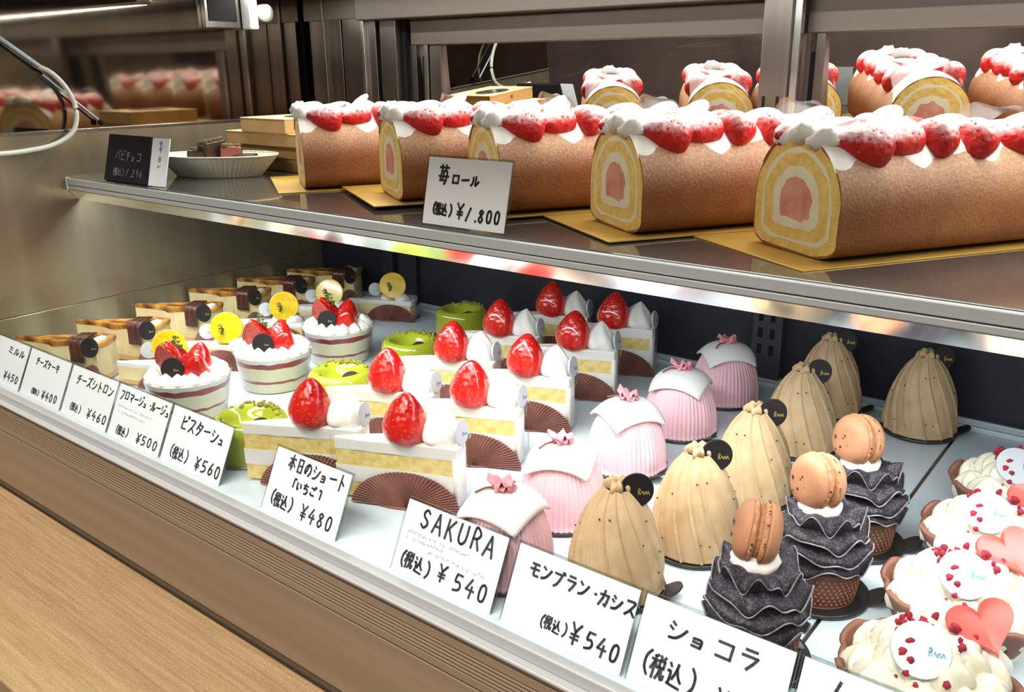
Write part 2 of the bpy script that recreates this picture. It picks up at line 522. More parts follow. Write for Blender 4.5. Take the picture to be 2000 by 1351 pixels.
def roll_skin():
    m, nt, b = node_mat('baked_roll_skin')
    L = nt.links.new
    tc = nt.nodes.new('ShaderNodeTexCoord')
    n1 = nt.nodes.new('ShaderNodeTexNoise')
    n1.inputs['Scale'].default_value = 26
    n1.inputs['Detail'].default_value = 8
    n2 = nt.nodes.new('ShaderNodeTexNoise')
    n2.inputs['Scale'].default_value = 420
    L(tc.outputs['Object'], n1.inputs['Vector'])
    L(tc.outputs['Object'], n2.inputs['Vector'])
    r = nt.nodes.new('ShaderNodeValToRGB')
    r.color_ramp.elements[0].position = 0.35
    r.color_ramp.elements[0].color = (*s2l(146, 84, 38), 1)
    r.color_ramp.elements[1].position = 0.68
    r.color_ramp.elements[1].color = (*s2l(174, 110, 58), 1)
    L(n1.outputs[0], r.inputs[0])
    mx = nt.nodes.new('ShaderNodeMixRGB')
    mx.blend_type = 'MULTIPLY'
    mx.inputs[0].default_value = 0.35
    L(r.outputs[0], mx.inputs[1])
    L(n2.outputs[0], mx.inputs[2])
    # icing-sugar dusting that has settled on the upward side
    ge = nt.nodes.new('ShaderNodeNewGeometry')
    sp = nt.nodes.new('ShaderNodeSeparateXYZ')
    L(ge.outputs['Normal'], sp.inputs[0])
    mr = nt.nodes.new('ShaderNodeMapRange')
    mr.inputs[1].default_value, mr.inputs[2].default_value = -0.02, 0.92
    mr.inputs[3].default_value, mr.inputs[4].default_value = 0.0, 1.0
    L(sp.outputs[2], mr.inputs[0])
    mm = nt.nodes.new('ShaderNodeMath')
    mm.operation = 'MULTIPLY'
    L(mr.outputs[0], mm.inputs[0])
    L(n2.outputs[0], mm.inputs[1])
    m2 = nt.nodes.new('ShaderNodeMixRGB')
    L(mm.outputs[0], m2.inputs[0])
    L(mx.outputs[0], m2.inputs[1])
    m2.inputs[2].default_value = (*s2l(240, 212, 176), 1)
    L(m2.outputs[0], b.inputs['Base Color'])
    b.inputs['Roughness'].default_value = 0.62
    bp = nt.nodes.new('ShaderNodeBump')
    bp.inputs['Strength'].default_value = 0.45
    bp.inputs['Distance'].default_value = 0.001
    L(n2.outputs[0], bp.inputs['Height'])
    L(bp.outputs[0], b.inputs['Normal'])
    return m


def berry(name, dusted):
    m, nt, b = node_mat(name)
    L = nt.links.new
    tc = nt.nodes.new('ShaderNodeTexCoord')
    vo = nt.nodes.new('ShaderNodeTexVoronoi')
    vo.inputs['Scale'].default_value = 190
    L(tc.outputs['Object'], vo.inputs['Vector'])
    nz = nt.nodes.new('ShaderNodeTexNoise')
    nz.inputs['Scale'].default_value = 45
    L(tc.outputs['Object'], nz.inputs['Vector'])
    r0 = nt.nodes.new('ShaderNodeValToRGB')
    r0.color_ramp.elements[0].position, r0.color_ramp.elements[1].position = 0.35, 0.7
    r0.color_ramp.elements[0].color = (*s2l(186, 14, 18), 1)
    r0.color_ramp.elements[1].color = (*s2l(216, 36, 26), 1)
    L(nz.outputs[0], r0.inputs[0])
    rs = nt.nodes.new('ShaderNodeValToRGB')
    rs.color_ramp.elements[0].position, rs.color_ramp.elements[1].position = 0.10, 0.22
    rs.color_ramp.elements[0].color, rs.color_ramp.elements[1].color = (1, 1, 1, 1), (0, 0, 0, 1)
    L(vo.outputs['Distance'], rs.inputs[0])
    mx = nt.nodes.new('ShaderNodeMixRGB')
    L(rs.outputs[0], mx.inputs[0])
    L(r0.outputs[0], mx.inputs[1])
    mx.inputs[2].default_value = (*(s2l(112, 14, 30) if dusted else s2l(228, 120, 60)), 1)
    col = mx.outputs[0]
    b.inputs['Roughness'].default_value = 0.22
    b.inputs['Coat Weight'].default_value = 0.3 if dusted else 0.7
    if dusted:
        ge = nt.nodes.new('ShaderNodeNewGeometry')
        sp = nt.nodes.new('ShaderNodeSeparateXYZ')
        L(ge.outputs['Normal'], sp.inputs[0])
        mr = nt.nodes.new('ShaderNodeMapRange')
        mr.inputs[1].default_value, mr.inputs[2].default_value = 0.02, 0.85
        L(sp.outputs[2], mr.inputs[0])
        nz2 = nt.nodes.new('ShaderNodeTexNoise')
        nz2.inputs['Scale'].default_value = 260
        L(tc.outputs['Object'], nz2.inputs['Vector'])
        ad = nt.nodes.new('ShaderNodeMath')
        ad.operation = 'MULTIPLY_ADD'
        L(mr.outputs[0], ad.inputs[0])
        ad.inputs[1].default_value = 1.0
        mi = nt.nodes.new('ShaderNodeMath')
        mi.operation = 'SUBTRACT'
        L(nz2.outputs[0], mi.inputs[0])
        mi.inputs[1].default_value = 0.62
        L(mi.outputs[0], ad.inputs[2])
        inv = nt.nodes.new('ShaderNodeMath')
        inv.operation = 'SUBTRACT'
        L(ad.outputs[0], inv.inputs[0])
        L(rs.outputs[0], inv.inputs[1])
        cl = nt.nodes.new('ShaderNodeClamp')
        cl.inputs['Max'].default_value = 0.66
        L(inv.outputs[0], cl.inputs[0])
        m2 = nt.nodes.new('ShaderNodeMixRGB')
        L(cl.outputs[0], m2.inputs[0])
        L(col, m2.inputs[1])
        m2.inputs[2].default_value = (0.86, 0.80, 0.80, 1)
        col = m2.outputs[0]
        b.inputs['Roughness'].default_value = 0.5
        b.inputs['Coat Weight'].default_value = 0.0
    L(col, b.inputs['Base Color'])
    bp = nt.nodes.new('ShaderNodeBump')
    bp.inputs['Strength'].default_value = 0.7
    bp.inputs['Distance'].default_value = 0.0012
    L(vo.outputs['Distance'], bp.inputs['Height'])
    L(bp.outputs[0], b.inputs['Normal'])
    return m


def wood_mat():
    m, nt, b = node_mat('oak_veneer')
    L = nt.links.new
    tc = nt.nodes.new('ShaderNodeTexCoord')
    mp = nt.nodes.new('ShaderNodeMapping')
    mp.inputs['Scale'].default_value = (2.2, 60, 60)
    L(tc.outputs['Object'], mp.inputs['Vector'])
    n = nt.nodes.new('ShaderNodeTexNoise')
    n.inputs['Scale'].default_value = 6
    n.inputs['Detail'].default_value = 8
    L(mp.outputs[0], n.inputs['Vector'])
    n3 = nt.nodes.new('ShaderNodeTexNoise')
    n3.inputs['Scale'].default_value = 520
    L(tc.outputs['Object'], n3.inputs['Vector'])
    r = nt.nodes.new('ShaderNodeValToRGB')
    r.color_ramp.elements[0].position, r.color_ramp.elements[1].position = 0.3, 0.72
    r.color_ramp.elements[0].color = (*s2l(140, 113, 78), 1)
    r.color_ramp.elements[1].color = (*s2l(162, 135, 98), 1)
    L(n.outputs[0], r.inputs[0])
    mx = nt.nodes.new('ShaderNodeMixRGB')
    mx.blend_type = 'OVERLAY'
    mx.inputs[0].default_value = 0.35
    L(r.outputs[0], mx.inputs[1])
    L(n3.outputs[0], mx.inputs[2])
    L(mx.outputs[0], b.inputs['Base Color'])
    b.inputs['Roughness'].default_value = 0.5
    return m


M['skin'] = roll_skin()
M['berry'] = berry('glossy_strawberry', False)
M['berry_dust'] = berry('sugared_strawberry', True)
M['wood'] = wood_mat()

# ------------------------------------------------------------------ the setting (shop shell around the case)
XL, XR = -3.24, 0.75          # inside faces of the case's side walls
YF, YB = 1.065, 2.64          # front rail, back panel
tag(MB().box(-14, 8, -9, 7, -2.3, -2.25).build('floor', mat('shop_floor', s2l(120, 104, 88), s2l(106, 92, 78), rough=0.5, scale=3), smooth=False), kind='structure')
tag(MB().box(-14, 8, -9.1, -9, -2.25, 6).build('wall_front', mat('shop_front_wall', s2l(165, 145, 138), s2l(105, 92, 90), rough=0.7, scale=1.2), smooth=False), kind='structure')
tag(MB().box(-14, 8, 6.9, 7, -2.25, 6).build('wall_back', mat('kitchen_wall', s2l(110, 100, 92), rough=0.8), smooth=False), kind='structure')

# ------------------------------------------------------------------ display case
case = thing('display_case', 'steel refrigerated cake display case with white deck, dark back panel and tall front glass', 'display case')
SEAM = -0.425
dk = MB().box(SEAM - 0.0035, SEAM + 0.0035, YF, YB, -0.02, -0.004)
dk.build('deck_joint', M['steel_dark'], case, smooth=False)
MB().box(XL, SEAM - 0.004, YF + 0.012, YB, -0.02, 0).build('deck_panel', M['deck'], case, smooth=False, bevel=0.002)
MB().box(SEAM + 0.004, XR, YF + 0.012, YB, -0.02, 0).build('deck_panel', M['deck'], case, smooth=False, bevel=0.002)
MB().box(XL, XR, YB - 0.05, YB - 0.038, 0.0, 0.014).box(XL, XR, YB - 0.012, YB, 0.0, 0.02).build('deck_lip', M['deck'], case, smooth=False, bevel=0.002)
# side wall: brushed lower sheet, polished upper sheet
MB().box(XL - 0.05, XL, 0.98, YB + 0.06, -0.02, 0.165).box(XL - 0.05, XL - 0.004, 0.98, YB + 0.06, 0.165, 0.79).build('side_panel_lower', M['wall_brush'], case, smooth=False, bevel=0.003)
MB().box(XL - 0.05, XL - 0.014, 0.98, YB + 0.06, 0.79, 1.45).build('side_panel_upper', M['wall_mirror'], case, smooth=False)
MB().box(XL - 0.016, XL - 0.002, 0.98, YB + 0.02, 0.784, 0.796).build('side_panel_trim', M['steel'], case, smooth=False, bevel=0.002)
MB().box(XR, XR + 0.05, 0.98, YB + 0.06, -0.02, 1.45).build('bounce_panel_right', M['wall_brush'], case, smooth=False)  # unseen end panel, added to close the case and bounce light
# back: dark panel below the shelf
MB().box(XL, XR, YB, YB + 0.05, -0.02, 0.66).build('back_panel', M['black_panel'], case, smooth=False)
MB().box(-2.80, -2.735, YB - 0.03, YB, 0.0, 0.62).box(-2.70, -2.60, YB - 0.022, YB, 0.0, 0.62).build('back_corner_post', M['black_panel'], case, smooth=False, bevel=0.004)


def slotted(mb, x0, x1, y0, y1, z0, z1, sx, zs, sw, sh):
    mb.box(x0, x1, y0, y1, z0, z1)


MB().box(-1.075, -0.975, YB - 0.03, YB, 0.02, 0.64).build('bracket_strip', M['steel_dark'] if False else mat('grey_bracket_strip', s2l(62, 62, 70), rough=0.4), case, smooth=False, bevel=0.003)
sl = MB()
for zz in (0.10, 0.155, 0.21, 0.265, 0.32, 0.375, 0.43):
    for xx in (-1.047, -1.007):
        sl.box(xx - 0.007, xx + 0.007, YB - 0.0325, YB - 0.029, zz, zz + 0.032)
sl.build('bracket_slots', M['black'], case, smooth=False)
# upper back frame, left of the doors
YD = YB
up = [(-3.235, -3.205, 0.02, 'black'), (-3.205, -3.115, 0.0, 'steel_dark'), (-3.115, -3.10, -0.012, 'steel'), (-3.10, -3.005, 0.0, 'steel'),
      (-3.005, -2.995, 0.02, 'black'), (-2.995, -2.86, 0.0, 'steel'), (-2.86, -2.845, -0.02, 'steel_h'), (-2.845, -2.79, -0.004, 'steel'),
      (-2.79, -2.765, 0.03, 'black'), (-2.765, -2.675, -0.004, 'steel'), (-2.675, -2.655, 0.03, 'black')]
for x0, x1, dy, mm in up:
    MB().box(x0, x1, YD + dy, YD + 0.08, 0.60, 1.45).build('frame_upright', M[mm], case, smooth=False, bevel=0.002)
MB().box(-3.235, -2.845, YD - 0.006, YD + 0.01, 1.19, 1.45).build('frame_plate', M['header'], case, smooth=False, bevel=0.002)
MB().box(-2.845, XR, YD - 0.06, YD + 0.08, 1.178, 1.45).build('frame_header', M['header'], case, smooth=False, bevel=0.004)
MB().box(-2.655, XR, YD - 0.012, YD + 0.0, 0.60, 0.655).build('door_sill', M['steel'], case, smooth=False, bevel=0.002)
# centre post with slots
MB().box(-1.105, -1.018, YD - 0.055, YD - 0.012, 0.60, 1.178).build('centre_post', M['steel'], case, smooth=False, bevel=0.006)
MB().box(-1.018, -0.995, YD - 0.04, YD - 0.012, 0.60, 1.178).build('centre_post_trim', M['steel_h'], case, smooth=False, bevel=0.003)
MB().box(-1.090, -1.081, YD - 0.0565, YD - 0.054, 0.70, 0.905).box(-1.047, -1.038, YD - 0.0565, YD - 0.054, 0.70, 0.905).build('centre_post_slots', M['black'], case, smooth=False)
MB().box(XL, XR, 0.98, YB + 0.1, 1.45, 1.50).build('light_block_roof', M['steel_dark'], case, smooth=False)  # unseen top, added to keep the ceiling light off the cakes
MB().box(-3.2, XR, 1.90, 1.96, 1.24, 1.265).build('light_channel', M['steel_h'], case, smooth=False, bevel=0.004)
MB().box(-3.2, XR, 1.92, 1.94, 1.265, 1.45).build('light_hanger', M['steel_dark'], case, smooth=False)


# sliding mirror-glass doors, panes resting at a slight lean in their channels
def door(name, label, x0, x1, y0, lean, stile):
    t = thing(name, label, 'door')
    d = math.radians(lean)
    z0, z1 = 0.655, 1.085
    def Y(z):
        return y0 - math.tan(d) * (z - z0)
    P = [Vector((x0, Y(z0), z0)), Vector((x1, Y(z0), z0)), Vector((x1, Y(z1), z1)), Vector((x0, Y(z1), z1))]
    off = Vector((0, 0.012, 0))
    MB().add(P + [p + off for p in P], [(0, 1, 2, 3), (7, 6, 5, 4), (0, 4, 5, 1), (1, 5, 6, 2), (2, 6, 7, 3), (3, 7, 4, 0)]).build('mirror_pane', M['mirror'], t, smooth=False)
    MB().box(x0 - 0.01, x1, y0 - 0.055, y0 - 0.022 + 0.01, 1.08, 1.176).build('top_rail', M['header'], t, smooth=False, bevel=0.004)
    for a, b, dy, mm in stile:
        MB().box(a, b, y0 - 0.05 + dy, y0 - 0.012 + dy, 0.657, 1.08).build('stile', M[mm], t, smooth=False, bevel=0.002)
    return t


door('sliding_door', 'mirror glass sliding door behind the rolls, left of the centre post', -2.63, -1.02, 2.74, 3.0,
     [(-2.655, -2.615, 0.0, 'steel'), (-2.612, -2.575, 0.03, 'black'), (-2.575, -2.555, 0.0, 'steel_h'), (-2.55, -2.49, 0.01, 'steel')])
door('sliding_door', 'mirror glass sliding door behind the rolls, right of the centre post', -0.99, XR, 2.72, 4.6,
     [(-0.994, -0.972, 0.02, 'black'), (-0.972, -0.945, 0.0, 'steel')])

# front rail and ventilated front panel
MB().box(XL, XR, YF - 0.012, YF + 0.012, -0.026, 0.0).build('front_rail', M['alu'], case, smooth=False, bevel=0.003)
MB().box(XL, XR, YF - 0.03, YF + 0.0, -0.034, -0.026).build('front_rail_lip', M['alu'], case, smooth=False, bevel=0.003)
pf = MB()
steps = [(-0.034, -0.044, 0), (-0.044, -0.049, 1), (-0.049, -0.068, 0)]
z = -0.068
for k in range(6):
    steps += [(z, z - 0.0035, 1), (z - 0.0035, z - 0.009, 0)]
    z -= 0.009
steps += [(z, z - 0.013, 0), (z - 0.013, z - 0.018, 1), (z - 0.018, -0.345, 0)]
pb = MB()
for a, b, dk_ in steps:
    if dk_:
        pb.box(XL - 0.05, XR, 1.052, 1.07, b, a)
    else:
        pf.box(XL - 0.05, XR, 1.042, 1.06, b, a)
pf.build('front_panel', M['grille'], case, smooth=False, bevel=0.0012)
pb.build('front_panel_grooves', M['grille_dark'], case, smooth=False)
MB().box(XL - 0.05, XR, 1.048, 1.07, -0.372, -0.345).build('plinth_strip', mat('dark_bronze_strip', s2l(84, 70, 56), rough=0.5), case, smooth=False, bevel=0.002)
MB().box(XL, XR, YF - 0.010, YF - 0.002, 0.0, 1.45).build('front_glass', M['glass'], case, smooth=False)
MB().box(XL - 0.05, XR + 0.05, 1.06, YB + 0.05, -2.25, -0.372).build('cabinet_base', M['grille'], case, smooth=False)

# customer ledge of pale wood below the glass
led = thing('wooden_ledge', 'pale oak customer ledge running along the foot of the display case', 'ledge')
MB().box(-5.0, XR, 0.598, 1.045, -0.45, -0.375).build('ledge_top', M['wood'], led, smooth=False, bevel=0.006)
for x in (-3.6, -1.6, 0.2):
    MB().box(x, x + 0.06, 0.65, 1.058, -2.25, -0.45).build('support', M['grille'], led, smooth=False)

# glass shelf with its metal nosing
ZS = 0.632
shelf = thing('glass_shelf', 'dark glass upper shelf with a polished metal nosing, holding the roll cakes', 'shelf')
MB().box(XL, XR, 1.512, 2.60, ZS - 0.022, ZS).build('shelf_pane', M['shelf_glass'], shelf, smooth=False, bevel=0.002)
MB().box(XL, XR, 1.500, 1.512, 0.604, 0.6285).build('nosing_upper', M['alu'], shelf, smooth=False, bevel=0.003)
MB().box(XL, XR, 1.5015, 1.514, 0.5875, 0.6015).build('nosing_lower', M['alu'], shelf, smooth=False, bevel=0.002)
pl = [(1.502, 0.586), (1.535, 0.549), (1.545, 0.549), (1.545, 0.578), (1.514, 0.600), (1.502, 0.600)]
mbp = MB()
mbp.add([(XL, y, z) for y, z in pl] + [(XR, y, z) for y, z in pl], [(0, 1, 2, 3, 4, 5), (11, 10, 9, 8, 7, 6)] + [(i, (i + 1) % 6, 6 + (i + 1) % 6, 6 + i) for i in range(6)])
mbp.build('nosing_underside', M['lip'], shelf, smooth=False)
MB().box(XL, XL + 0.006, 1.4985, 1.512, 0.584, 0.63).build('nosing_end_cap', M['cable'], shelf, smooth=False)
MB().box(XL, XR, 1.55, 1.585, 0.585, 0.61).build('light_strip_channel', M['steel_h'], shelf, smooth=False)

# fixture and cable on the left side wall
fx = thing('wall_bracket', 'dark steel light bracket with a white diffuser end, high on the left side wall', 'bracket')
MB().box(XL - 0.014, XL + 0.012, 2.14, 2.30, 1.152, 1.30).build('bracket_box', M['steel_dark'], fx, smooth=False, bevel=0.004)
MB().box(XL + 0.012, XL + 0.016, 2.155, 2.285, 1.18, 1.30).build('bracket_plate', M['black'], fx, smooth=False)
MB().box(XL - 0.014, XL + 0.05, 2.325, 2.365, 1.150, 1.30).build('diffuser_end', mat('white_diffuser', (0.85, 0.88, 0.88), rough=0.4), fx, smooth=False, bevel=0.006)
MB().lathe([(0, 0), (0.03, 0), (0.034, 0.004), (0.034, 0.04), (0, 0.045)], 20, M=T(XL + 0.02, 2.40, 1.215) @ rot('Y', 90)).build('diffuser_cap', M['cable'], fx)
cb = thing('power_cable', 'white power cable looping down the left side wall from a clear blue tube', 'cable')
pts = spline([(XL + 0.02, 1.462, 1.012), (XL + 0.026, 1.505, 0.985), (XL + 0.03, 1.545, 0.93), (XL + 0.03, 1.563, 0.86), (XL + 0.03, 1.54, 0.79),
              (XL + 0.026, 1.47, 0.75), (XL + 0.02, 1.38, 0.735), (XL + 0.014, 1.29, 0.731), (XL + 0.012, 1.2, 0.74)], 6)
MB().tube(pts, 0.0085, 8).build('cord', M['cable'], cb)
MB().tube([(XL + 0.018, 1.25, 1.19), (XL + 0.018, 1.361, 1.096), (XL + 0.02, 1.475, 1.005)], 0.007, 8).build('sleeve', M['rod'], cb)
MB().tube([(XL + 0.012, 1.475, 0.985), (XL + 0.012, 1.648, 0.825)], 0.0035, 8).build('tube_reflection', M['rod'], cb)  # thin rod standing in for the tube's reflection in the wall
MB().ball((XL + 0.012, 1.655, 0.815), 0.011).build('clip', M['black'], cb)


# ------------------------------------------------------------------ price cards
def slab(mb, put, x0, x1, t0, t1, n0, n1):
    vs = []
    for x in (x0, x1):
        for t in (t0, t1):
            for n in (n0, n1):
                p, nn = put(x, t)
                vs.append(p + nn * n)
    return mb.add(vs, [(0, 1, 3, 2), (4, 6, 7, 5), (0, 4, 5, 1), (2, 3, 7, 6), (0, 2, 6, 4), (1, 5, 7, 3)])


def txt_row(k, texts):
    return (texts[k][2] < 0.05) != (texts[k - 1][2] < 0.05)


def price_card(x0, x1, texts, label, tilt=(0.067, 0.14), length=0.155, base=(1.092, 0.0), cm='card', ink='ink', group='price cards along the front rail',
               th=0.0046, faint=None, name='price_card', zrot=0.0):
    W = x1 - x0
    t = thing(name, label, 'price card', ((x0 + x1) / 2, base[0], base[1]), zrot, group)
    l = math.hypot(*tilt)
    d = Vector((0, tilt[0] / l, tilt[1] / l))
    n = Vector((0, -tilt[1] / l, tilt[0] / l))
    put = lambda x, y: (Vector((x - W / 2, 0, 0)) + d * y + n * 0.0012, n)
    put0 = lambda x, y: (Vector((x - W / 2, 0, 0)) + d * y, n)
    slab(MB(), put0, 0.004, W - 0.004, 0.001, length - 0.005, -0.002, 0).build('card', M[cm], t, smooth=False)
    h = MB()
    slab(h, put0, 0.0, W, 0.0, length, -0.006, -0.0025)
    slab(h, put0, 0.0, 0.0035, 0.0, length, -0.0025, 0.001)
    slab(h, put0, W - 0.0035, W, 0.0, length, -0.0025, 0.001)
    slab(h, put0, 0.0, W, length - 0.0045, length, -0.0025, 0.001)
    h.build('holder', M['acrylic'], t, smooth=False)
    for k, tx in enumerate(texts):
        if k == 0 or txt_row(k, texts):
            mb = MB()
        txt, x, y, hh, adv = tx[:5]
        kw = tx[5] if len(tx) > 5 else {}
        write(mb, txt, x, y, hh, adv, thick=kw.get('th', th), put=put, slope=kw.get('slope', 0), shear=kw.get('shear', 0.06))
        if k + 1 == len(texts) or txt_row(k + 1, texts):
            mb.build('product_lettering' if y > 0.05 else 'price_lettering', M[ink], t, smooth=False, weld=False)
    if faint:
        fm = MB()
        for k, (x, y, w) in enumerate(faint):
            scribble(fm, x, y, w, 0.007, put, 0.0013, n=int(w / 0.006), seed=k)
        fm.build('small_print', M['ink_faint'], t, smooth=False, weld=False)
    return t


TAX = '(税込)'
price_card(-3.205, -2.93, [('ミルル', 0.135, 0.105, 0.026, 0.040), ('¥450', 0.15, 0.018, 0.028, 0.027)], 'white price card at the far left of the front rail, cut by the photo edge', th=0.004)
price_card(-2.925, -2.65, [('チーズケーキ', 0.055, 0.105, 0.026, 0.026), (TAX, 0.075, 0.014, 0.02, 0.016, {'th': 0.003}), ('¥400', 0.145, 0.012, 0.028, 0.026)], 'price card reading チーズケーキ ¥400 in front of the cheesecakes', th=0.0038)
price_card(-2.645, -2.37, [('チーズシトロン', 0.045, 0.10, 0.032, 0.031), (TAX, 0.045, 0.018, 0.025, 0.021, {'th': 0.003}), ('¥460', 0.150, 0.016, 0.03, 0.029)], 'price card reading チーズシトロン in front of the lemon wedges', th=0.0038)
price_card(-2.366, -2.09, [('フロマージュ・ルージュ', 0.018, 0.108, 0.030, 0.0245), (TAX, 0.04, 0.012, 0.027, 0.021, {'th': 0.0034}), ('¥500', 0.150, 0.010, 0.03, 0.028)], 'price card reading フロマージュ・ルージュ ¥500 in front of the layered cups', th=0.0038, faint=[(0.02, 0.086, 0.18), (0.03, 0.07, 0.14)])
price_card(-2.086, -1.81, [('ピスターシュ', 0.055, 0.094, 0.040, 0.034), (TAX, 0.035, 0.016, 0.036, 0.027, {'th': 0.0038}), ('¥560', 0.155, 0.012, 0.036, 0.029)], 'price card reading ピスターシュ ¥560 in front of the green glazed rings', th=0.0044)
price_card(-1.64, -1.37, [('本日のショート', 0.055, 0.106, 0.038, 0.029), ('[いちご]', 0.085, 0.068, 0.026, 0.024), (TAX, 0.022, 0.016, 0.036, 0.026), ('¥480', 0.135, 0.012, 0.038, 0.029)], 'price card reading 本日のショート ¥480 in front of the shortcakes', th=0.0044)
price_card(-1.20, -0.925, [('SAKURA', 0.045, 0.100, 0.044, 0.0345, {'th': 0.005}), (TAX, 0.018, 0.012, 0.036, 0.027), ('¥', 0.125, 0.016, 0.036, 0.03), ('540', 0.168, 0.012, 0.04, 0.031)], 'price card reading SAKURA ¥540 in front of the pink domes', th=0.0046,
           faint=[(0.022, 0.084, 0.17), (0.022, 0.071, 0.11), (0.09, 0.058, 0.15)])
price_card(-0.905, -0.635, [('モンブラン・カシス', 0.038, 0.100, 0.030, 0.027), (TAX, 0.085, 0.020, 0.026, 0.019, {'th': 0.0034}), ('¥', 0.152, 0.016, 0.04, 0.03), ('540', 0.184, 0.014, 0.036, 0.026)], 'price card reading モンブラン・カシス ¥540 in front of the chestnut domes', th=0.0046)
price_card(-0.63, -0.36, [('ショコラ', 0.055, 0.094, 0.036, 0.042), (TAX, 0.02, 0.022, 0.044, 0.032), ('¥540', 0.16, 0.015, 0.038, 0.026)], 'price card reading ショコラ in front of the ruffled chocolate cakes', th=0.0046)
price_card(-0.355, -0.085, [('ムース', 0.045, 0.098, 0.038, 0.04), (TAX, 0.03, 0.02, 0.036, 0.026), ('¥500', 0.16, 0.015, 0.036, 0.026)], 'price card in the bottom right corner in front of the cream tarts', th=0.0046)
price_card(-1.494, -1.231, [('苺', 0.040, 0.098, 0.048, 0.04), ('ロール', 0.083, 0.098, 0.026, 0.030), (TAX, 0.030, 0.024, 0.030, 0.020), ('¥', 0.108, 0.020, 0.038, 0.03), ('1.800', 0.137, 0.016, 0.034, 0.024)],
           'price card reading 苺ロール 1.800 standing on the upper shelf edge before the rolls', tilt=(0.035, 0.155), length=0.166, base=(1.530, 0.6345), cm='card_warm', ink='ink_black', th=0.0052, group='cards on the upper shelf')

# black sign and the narrow white card beside it
sg = thing('black_sign', 'black sign board with chalk pen writing on the left of the upper shelf', 'sign', (-2.885, 1.528, ZS), 0, 'cards on the upper shelf')
Ms = T(0, 0, 0) @ rot('X', -16)
MB().box(-0.135, 0.135, 0.0, 0.024, 0.003, 0.162, Ms).build('board', M['blackboard'], sg, smooth=False, bevel=0.002)
nn = (Ms.to_3x3() @ Vector((0, -1, 0)))
puts = lambda x, y: (Ms @ Vector((x - 0.135, -0.0008, y)), nn)
mb = MB()
write(mb, 'パビチョコ', 0.06, 0.075, 0.036, 0.034, thick=0.0026, put=puts)
write(mb, '(税込)1.296', 0.05, 0.022, 0.028, 0.024, thick=0.0024, put=puts)
mb.build('price_lettering', M['chalk'], sg, smooth=False, weld=False)
wc = thing('narrow_card', 'narrow white card with blue writing standing right of the black sign', 'card', (-2.695, 1.535, ZS), 0.12, 'cards on the upper shelf')
MB().box(-0.042, 0.042, 0, 0.004, 0.003, 0.158, Ms).build('card', M['card'], wc, smooth=False)
mb = MB()
putw = lambda x, y: (Ms @ Vector((x - 0.042, -0.0008, y)), nn)
write(mb, 'モ', 0.036, 0.132, 0.018, 0.02, thick=0.0024, put=putw)
write(mb, 'キ', 0.036, 0.112, 0.018, 0.02, thick=0.0024, put=putw)
write(mb, '日', 0.036, 0.080, 0.018, 0.02, thick=0.0024, put=putw)
write(mb, 'い', 0.036, 0.060, 0.014, 0.02, thick=0.0022, put=putw)
mb.build('lettering', M['blue_ink2'], wc, smooth=False, weld=False)


# ------------------------------------------------------------------ shared small parts
def plaque(parent, c, n, r, m, em, roll=0.0, off=(0.35, -0.15), th=0.006, k=1.0, sx=1.0):
    """thin round chocolate disc with a tiny printed mark"""
    Mx = face_to(n, c, roll)
    p = MB().prism(disc_poly(r, 28, sx), -th / 2, th / 2, Mx).build('plaque', M[m], parent, smooth=False, bevel=0.0012)
    mb = MB()
    nz = (Mx.to_3x3() @ Vector((0, 0, 1)))
    put = lambda x, y: (Mx @ Vector((x * r + off[0] * r, y * r + off[1] * r, th / 2 + 0.0008)), nz)
    # the printed mark is too small to read: a capital followed by a running squiggle
    write(mb, 'R', -0.34 * k, -0.16 * k, 0.36 * k, 0.22 * k, thick=0.055 * r * k, put=put, jit=0.02, shear=0.1)
    ribbon(mb, [put(k * (-0.10 + 0.044 * q), k * (-0.06 + 0.10 * math.sin(q * 1.7))) for q in range(11)], 0.055 * r * k)
    mb.build('emblem', M[em], p, smooth=False, weld=False)
    return p


def board(parent, r, th=0.007, tab_ang=0.35, m='board'):
    b = MB().lathe([(0, 0.0005), (r, 0.0005), (r + 0.003, 0.004), (r + 0.003, th + 0.003), (r - 0.003, th + 0.003), (r - 0.005, th), (0, th)], 40).build('cake_board', M[m], parent)
    if tab_ang is not None:
        Mx = Matrix.Rotation(tab_ang, 4, 'Z') @ T(r - 0.002, 0, 0.003) @ rot('Y', -32)
        poly = [(0, -0.025)] + [(0.020 + 0.025 * math.cos(a), 0.025 * math.sin(a)) for a in [(-PI / 2 + PI * i / 10) for i in range(11)]] + [(0, 0.025)]
        MB().prism(poly, 0, 0.004, Mx).build('tab', M[m], b, smooth=False)
    return b


BERRY = spline([(0.0, 0.0), (0.030, 0.001), (0.050, 0.012), (0.056, 0.033), (0.050, 0.060), (0.038, 0.086), (0.023, 0.108), (0.009, 0.121), (0.0, 0.124)], 3)


def strawberry(parent, c, s=1.0, tilt=(0, 0), m='berry', seed=0):
    Mx = T(*c) @ rot('X', tilt[0]) @ rot('Y', tilt[1]) @ Matrix.Scale(s, 4)
    rd = random.Random(seed)
    a, b = rd.uniform(0, 6), rd.uniform(0.03, 0.07)
    return MB().lathe(BERRY, 28, mod=lambda r, z, th, v: (r * (1 + b * math.cos(2 * th + a) + 0.03 * math.cos(3 * th - a)), z), M=Mx).build('strawberry', M[m], parent)


